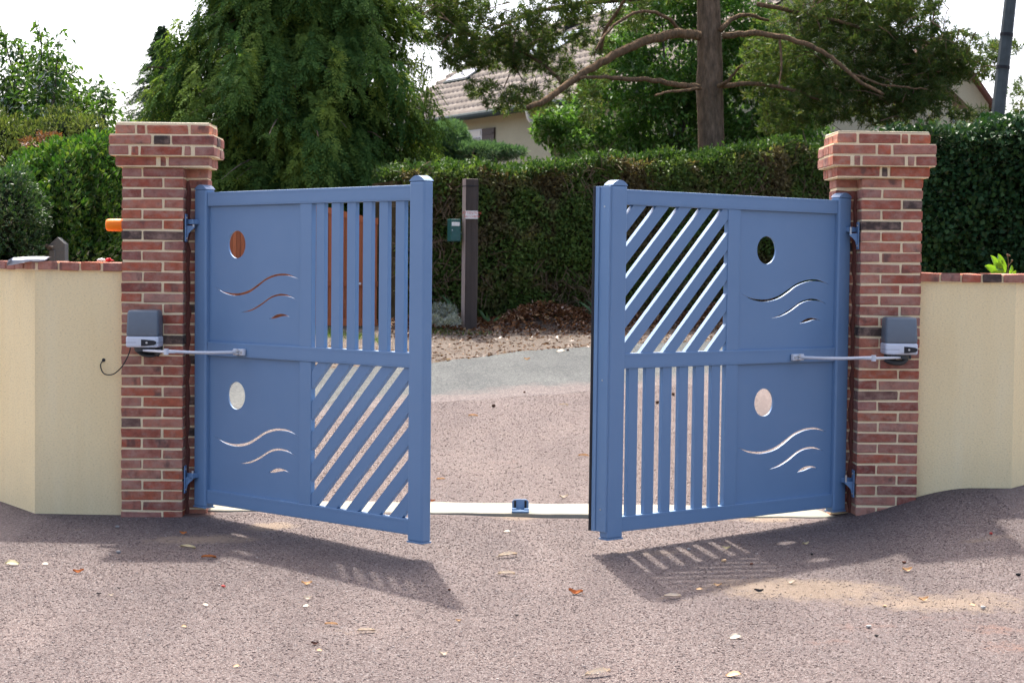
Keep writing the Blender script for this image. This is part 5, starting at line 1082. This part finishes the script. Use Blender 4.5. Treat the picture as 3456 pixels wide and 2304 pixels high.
    # chimney vent on the roof
    q = at(1308, 58, 45.5) - o; bm = bmesh.new(); box(bm, (q.x - .12, q.y - .12, q.z - .5), (q.x + .12, q.y + .12, q.z + .02), .01); box(bm, (q.x - .22, q.y - .2, q.z + .04), (q.x + .22, q.y + .2, q.z + .08)); bm_obj('roof_vent', bm, M['strap'], t)
    # shuttered window on the front wall: find wall point by depth
    def wall_pt(X, Y):
        d = ray(X, Y); n = b; p0 = Vector((E2.x, E2.y, 0)) + b * ov; k = (p0 - Vector((0, 0, HC))).dot(n) / d.dot(n); return d * k + Vector((0, 0, HC)) - o
    def wbox(name, Xa, Xb, Yt, Yb, dep, mat, par):
        p, q = wall_pt(Xa, (Yt + Yb) / 2), wall_pt(Xb, (Yt + Yb) / 2); z1, z0 = wall_pt((Xa + Xb) / 2, Yt).z, wall_pt((Xa + Xb) / 2, Yb).z
        bm = bmesh.new(); pts = []
        for dd in (.002, -dep):
            for r, z in ((p, z0), (q, z0), (q, z1), (p, z1)): pts.append(bm.verts.new(Vector((r.x, r.y, z)) + b * dd))
        for f in ((0, 1, 2, 3), (7, 6, 5, 4), (0, 4, 5, 1), (1, 5, 6, 2), (2, 6, 7, 3), (3, 7, 4, 0)): bm.faces.new([pts[i] for i in f])
        bmesh.ops.recalc_face_normals(bm, faces=bm.faces); return bm_obj(name, bm, M[mat], par)
    fr = wbox('window', 1066, 1109, 299, 345, .03, 'winw', t); wbox('pane', 1070, 1106, 317, 343, .036, 'dkglass', fr); wbox('blind_box', 1070, 1107, 302, 314, .05, 'pipe', fr)
    sh = wbox('shutter', 1110, 1138, 295, 350, .045, 'shutter', t); wbox('shutter_brace', 1112, 1136, 305, 310, .06, 'shutter', sh); wbox('shutter_brace', 1112, 1136, 330, 335, .06, 'shutter', sh)
house()
def far_house():
    D = 52.0; c = at(2225, 260, D); s = pxm(D); t = thing('gabled_house', 'distant cream gabled house with red roof and chimney behind the pine on the right', 'house', (c.x, D, 0)); gz = float(terrain(c.x, D))
    z = lambda y: at(2225, y, D).z; x = lambda X: at(X, 200, D).x - c.x
    bm = bmesh.new(); xl, xr = x(2060), x(2272); zr, ze = z(120), z(240)
    prism(bm, [(xl, gz), (xr, gz), (xr, ze), ((xl + xr) / 2, z(95)), (xl, ze)], 0, 8, lambda u, v, d: Vector((u, d, v))); bm_obj('wall', bm, M['wallh'], t)
    for sgx in (-1, 1):
        bm = bmesh.new(); xm = (xl + xr) / 2; xe = xm + sgx * ((xr - xl) / 2 + 22 * s); n = Vector((sgx, 0, 1.2)).normalized() * .12
        ztop = z(95) + .05; zeave = ztop - (ztop - ze) * (abs(xe - xm) / ((xr - xl) / 2))
        prism(bm, [(xm, ztop), (xe, zeave), (xe, zeave + .16), (xm, ztop + .18)], -.35, 8.3, lambda u, v, d: Vector((u, d, v))); bm_obj('roof', bm, M['redtile'], t)
    xa = x(2212); bm = bmesh.new(); box(bm, (xa - 13 * s, 2.5, z(160)), (xa + 13 * s, 3.3, z(97)), .01); box(bm, (xa - 16 * s, 2.4, z(97) + .002), (xa + 16 * s, 3.4, z(91))); ch = bm_obj('chimney', bm, M['chim'], t)
    bm = bmesh.new(); tube(bm, [(x(2219), 2.9, z(91)), (x(2219), 2.9, z(78)), (x(2219), 2.9, z(63))], [6.5 * s, 5.5 * s, 5.5 * s], 10); bm_obj('chimney_pot', bm, M['pot'], ch)
    bm = bmesh.new(); tube(bm, [(x(2188), 2.9, z(110)), (x(2188), 2.9, z(-30))], .025, 6); bm_obj('aerial_mast', bm, M['zinc'], t)
    bm = bmesh.new(); box(bm, (x(2168), -.05, z(279)), (x(2194), .02, z(226)), .01); wn = bm_obj('window', bm, M['winw'], t)
    for k in (0, 1):
        bm = bmesh.new(); box(bm, (x(2170 + 13 * k), -.06, z(276)), (x(2179.5 + 13 * k), -.05, z(229))); bm_obj('pane', bm, M['glass'], wn)
    bm = bmesh.new(); box(bm, (x(2164), -.12, z(284)), (x(2198), .02, z(280))); bm_obj('sill', bm, M['winw'], wn)
far_house()
# leaning utility pole
D = 25.0; q = lambda x, y: at((3100 + x / 3.267) / K, (y / 3.267) / K, D)
lo, hi = (q(785, 1400) + q(935, 1400)) / 2, (q(940, 0) + q(1086, 0)) / 2; ax = hi - lo; gz = float(terrain(lo.x, D)); basep = lo + ax * ((gz - .3 - lo.z) / ax.z); topp = lo + ax * 2.4
t = thing('utility_pole', 'leaning grey utility pole at the right edge behind the ivy hedge', 'pole', tuple(basep)); ln = topp - basep
r0, r1 = 80 / 3.267 * D / F, 66 / 3.267 * D / F
bm = bmesh.new(); tube(bm, [(0, 0, 0), tuple(ln)], [r0 * 1.15, r1 * .8], 8); bm_obj('shaft', bm, M['pole'], t)
for yy in (385, 745):
    c = (q(905, yy) if yy == 745 else q(960, yy)) - basep; k = c.z / ln.z; cc = ln * k; rr = r0 * 1.15 * (1 - k) + r1 * .8 * k
    bm = bmesh.new(); d = ln.normalized(); tube(bm, [tuple(cc - d * .022), tuple(cc + d * .022)], rr + .006, 12); bm_obj('strap', bm, M['strap'], t)
bm = bmesh.new(); e0 = ln * .42 + Vector((r0 * 1.1, -.05, 0)); tube(bm, smooth_path([e0, ln * .3 + Vector((r0 * 1.2, -.06, 0)), ln * .2 + Vector((r0 * 1.3, -.06, 0))], 5), .008, 5); bm_obj('cable', bm, M['strap'], t)

# ------------------------------------------------------------------ small things lying on the ground
def leaf_mesh(kind):
    bm = bmesh.new(); n = 10; rows = []
    for i in range(n + 1):
        k = i / n
        if kind == 'long': h = .13 * math.sin(math.pi * min(1, k * .97 + .02)) ** .6; zc_ = .05 * math.sin(k * 3.0) + .02; cv = .12
        elif kind == 'oval': h = .27 * math.sin(math.pi * min(1, k * .97 + .02)) ** .75; zc_ = .07 * math.sin(k * 5) + .05; cv = .07
        else: h = .24 * math.sin(math.pi * min(1, k * .97 + .02)) ** .7; zc_ = .13 * (2 * k - 1) ** 2 + .05 * math.sin(k * 7 + 1) + .02; cv = .16
        wv = rnd.uniform(-.015, .015)
        rows.append([bm.verts.new((k - .5, s * h + wv, zc_ + cv * abs(s) ** 1.5 + rnd.uniform(-.015, .015))) for s in (-1, -.5, 0, .5, 1)])
    for a, b in zip(rows, rows[1:]):
        for j in range(4): bm.faces.new((a[j], a[j + 1], b[j + 1], b[j]))
    tube(bm, [(-.5, 0, .04), (-.62, .02, .05)], .012, 4)
    me = bpy.data.meshes.new('dry_leaf'); bm.normal_update(); bm.to_mesh(me); bm.free(); me.polygons.foreach_set('use_smooth', [True] * len(me.polygons)); return me
def pebble_mesh():
    bm = bmesh.new(); bmesh.ops.create_icosphere(bm, subdivisions=1, radius=.5)
    for v in bm.verts: v.co = Vector((v.co.x * rnd.uniform(.8, 1.2), v.co.y * rnd.uniform(.6, .9), v.co.z * .6 + .2)) + Vector([rnd.uniform(-.06, .06) for _ in range(3)])
    me = bpy.data.meshes.new('pebble'); bm.normal_update(); bm.to_mesh(me); bm.free(); return me
def cone_mesh():
    bm = bmesh.new(); bmesh.ops.create_icosphere(bm, subdivisions=2, radius=.4)
    for i in range(70):
        a = i * 2.4; z = -.42 + .84 * i / 70; r = .42 * math.sqrt(max(.05, 1 - (z / .5) ** 2)); d = Vector((math.cos(a), math.sin(a), .35)).normalized(); p = Vector((math.cos(a) * r * .8, math.sin(a) * r * .8, z)); x = Vector((-math.sin(a), math.cos(a), 0))
        v = [bm.verts.new(q) for q in (p - x * .1, p + x * .1, p + d * .2 + x * .07, p + d * .2 - x * .07)]; bm.faces.new(v)
    for v in bm.verts: v.co = Vector((v.co.z * 1.15, v.co.x, v.co.y + .42))
    me = bpy.data.meshes.new('pine_cone'); bm.normal_update(); bm.to_mesh(me); bm.free(); return me
shapes = {'long': [leaf_mesh('long') for _ in range(3)], 'oval': [leaf_mesh('oval') for _ in range(3)], 'curl': [leaf_mesh('curl') for _ in range(3)], 'peb': [pebble_mesh() for _ in range(4)], 'cone': [cone_mesh() for _ in range(2)]}
def drop(x, y, size, shape, col, label, ang=None, name=None):
    p = ground_at(x / K, y / K); s = size * .88 * p.y / F; me = rnd.choice(shapes[shape])
    key = me.name + col
    if key not in drop.c: m2 = me.copy(); m2.materials.append(M['lf_' + col]); drop.c[key] = m2
    nm = name or {'long': 'dry_leaf', 'oval': 'dry_leaf', 'curl': 'dry_leaf', 'peb': 'pebble', 'cone': 'pine_cone'}[shape]
    fl = rnd.choice((0, 1)); rz = (ang if ang is not None else rnd.uniform(-.4, .4)) + math.pi * fl; tl = rnd.uniform(.25, .6) * (-1 if fl else 1) if shape in ('long', 'oval', 'curl') else 0
    hw = {'long': .13, 'oval': .26, 'curl': .23}.get(shape, 0) * s * abs(math.sin(tl))
    o = link(nm, drop.c[key], None, None, (p.x, p.y, p.z + (.003 if p.y < upp(p.x) else .012) + hw * .55), (tl, rnd.uniform(-.08, .08), rz))
    o.scale = (s, s, s); tag(o, label, {'dry_leaf': 'leaf', 'pebble': 'pebble', 'pine_cone': 'pine cone', 'bark_chip': 'bark chip'}[nm], {'dry_leaf': 'dry leaves scattered on the gravel', 'pebble': 'pebbles lying loose on the gravel', 'pine_cone': 'pine cones fallen beyond the gate', 'bark_chip': 'dark bark chips on the gravel'}[nm])
drop.c = {}
for a in [
    (42, 1907, 56, 'oval', 'olive', 'brown-grey curled leaf nearest the left edge of the photo'), (154, 1906, 28, 'oval', 'cream', 'small cream leaf just right of the leaf at the left edge'), (264, 1934, 42, 'curl', 'rust', 'orange-brown curled leaf in the sun below the left wall shadow'),
    (618, 1803, 28, 'curl', 'rust', 'rust folded leaf closest to the foot of the left pillar'), (635, 1852, 66, 'long', 'olive', 'long pale olive leaf in shade below the rust folded one by the left pillar'), (704, 1885, 58, 'long', 'rust', 'dark rust leaf on the left gate leaf shadow, by its hinge end'),
    (375, 2011, 22, 'curl', 'cream', 'cream leaf beside two black chips at lower left'), (694, 2044, 26, 'oval', 'cream', 'pale beige leaf alone below the left gate shadow'), (621, 2116, 22, 'oval', 'tan', 'small tan leaf at lower left between two bare stretches of gravel'), (798, 2251, 26, 'oval', 'tan', 'tan leaf lowest in the left part of the drive'),
    (1035, 1974, 42, 'curl', 'tan', 'orange-tan leaf at the lower edge of the left gate shadow'), (1039, 2022, 32, 'curl', 'cream', 'cream cupped leaf just under the orange-tan one by the shadow edge'), (1032, 2048, 28, 'oval', 'cream', 'flat pale leaf right below the cream cupped leaf'),
    (1118, 2111, 52, 'long', 'tan', 'orange pointed leaf left of the long cream pod-like leaf'), (1235, 2134, 70, 'long', 'cream', 'long cream rolled leaf at lower centre left, right of the orange pointed one'), (1062, 2176, 30, 'curl', 'dark', 'dark brown crumpled leaf at lower centre left'), (1077, 2197, 24, 'oval', 'tan', 'beige leaf just below the dark brown crumpled leaf'),
    (1496, 2211, 38, 'curl', 'cream', 'small cream leaf on bare gravel, left of the longest cream leaf at the bottom'), (1547, 2097, 22, 'curl', 'tan', 'small tan leaf beside the tip of the left gate shadow'), (1711, 1796, 26, 'oval', 'cream', 'cream oval leaf just in front of the floor stop'), (1459, 1694, 24, 'curl', 'rust', 'orange leaf on the concrete strip beside the left free post'),
    (1596, 1406, 38, 'long', 'tan', 'tan leaf in the opening, beside the large pine cone'), (1488, 1620, 34, 'long', 'tan', 'thin pale leaf behind the strip, right of the left free post'), (1713, 1880, 78, 'long', 'cream', 'long cream leaf in the middle of the opening, upper of the pair'), (1710, 1942, 70, 'long', 'cream', 'long cream leaf in the middle of the opening, lower of the pair'),
    (1943, 2006, 56, 'curl', 'rust', 'orange curled leaf left of the right gate shadow'), (2269, 2018, 72, 'long', 'cream', 'long cream leaf just below the right gate shadow'), (2423, 1979, 32, 'curl', 'tan', 'orange cup-shaped leaf beside the black crumpled chip'), (2360, 1991, 26, 'oval', 'tan', 'beige leaf left of the orange cup-shaped leaf'),
    (2453, 1854, 32, 'curl', 'olive', 'grey-brown curled leaf inside the right gate shadow stripes'), (2480, 2154, 50, 'oval', 'cream', 'broad cream leaf at lower right, above the brown-beige leaf at the bottom edge'), (2017, 2280, 108, 'long', 'cream', 'longest cream leaf, at the bottom edge right of centre'), (2475, 2283, 62, 'oval', 'tan', 'brown-beige leaf at the bottom edge, right of the longest cream leaf'),
    (1902, 1681, 34, 'curl', 'cream', 'cream cupped leaf behind the strip, left of the right free post'), (2719, 1838, 28, 'curl', 'olive', 'olive leaf in shade below the right pillar'), (2670, 1969, 40, 'curl', 'cream', 'yellow leaf on the sandy patch at right'), (3060, 1928, 42, 'curl', 'tan', 'pale leaf with orange side below the right wall'), (3115, 2028, 42, 'curl', 'tan', 'yellow-tan leaf on the sandy band at far right'),
    (3283, 2044, 24, 'oval', 'tan', 'small orange-tan leaf next to a grey pebble at far right'), (1903, 1369, 34, 'long', 'cream', 'cream leaf beyond the strip, left of the right leaf closing edge'), (1892, 1188, 34, 'oval', 'cream', 'pale leaf on the far edge of the road'), (1779, 1215, 24, 'curl', 'tan', 'tan piece lying alone on the grey road'),
    (2080, 1545, 34, 'long', 'tan', 'brown leaf behind the right leaf upright slats, near the free post'), (1970, 1541, 40, 'long', 'tan', 'thin brown leaf midway between strip and road, at right')]: drop(*a)
for a in [(2325, 1857, 16, 'peb', 'grey', 'whitish pebble between the shadow stripes of the right gate leaf'), (2443, 1896, 20, 'peb', 'tan', 'orange pebble in the right gate shadow'), (2536, 1907, 18, 'peb', 'dark', 'brown pebble right of the orange one in the right gate shadow'), (3051, 1901, 18, 'peb', 'dark', 'brown nut-like pebble in the sun below the right wall'),
          (3319, 2054, 22, 'peb', 'grey', 'grey pebble next to the small orange-tan leaf at far right'), (2932, 2119, 24, 'peb', 'grey', 'grey stone on the reddish ground at lower right'), (2986, 2048, 16, 'peb', 'tan', 'tan round pebble left of the yellow-tan leaf'), (3437, 1942, 20, 'peb', 'black', 'dark stone at the right edge of the photo'), (754, 1982, 18, 'peb', 'red', 'red chip in the sun below the left gate shadow'), (1516, 1993, 14, 'peb', 'dark', 'brown pebble at the right rim of the left gate shadow'),
          (400, 1867, 22, 'peb', 'grey', 'grey pebble at the rim of the left wall shadow'), (396, 1780, 16, 'peb', 'grey', 'white pebble beside the foot of the left pillar'), (3345, 1804, 16, 'peb', 'red', 'dark red pebble in the right wall shadow'), (2958, 2148, 16, 'peb', 'black', 'black pebble just below the grey stone at lower right'), (2740, 1873, 14, 'peb', 'black', 'black pebble at the lower rim of the right pillar shade')]: drop(*a)
for a in [(334, 2007, 20, 'curl', 'black', 'lower black chip of the two at lower left'), (402, 1988, 16, 'curl', 'black', 'upper black chip of the two at lower left'), (2561, 1999, 36, 'curl', 'black', 'black crumpled chip below the right gate shadow'), (1744, 2080, 18, 'curl', 'black', 'small black chip at lower centre')]: drop(*a, name='bark_chip')
for a in [(1665, 1375, 14, 'cone', 'cone', 'large dark pine cone near the front edge of the road'), (1770, 1327, 9, 'cone', 'cone', 'pine cone on the road in the middle of the opening'), (2271, 1335, 13, 'cone', 'cone', 'pine cone seen between upright slats of the right leaf, upper one'), (2219, 1363, 14, 'cone', 'cone', 'pine cone seen between upright slats of the right leaf, lower one'), (1917, 1185, 10, 'cone', 'cone', 'pine cone at the far edge of the road')]: drop(*a)
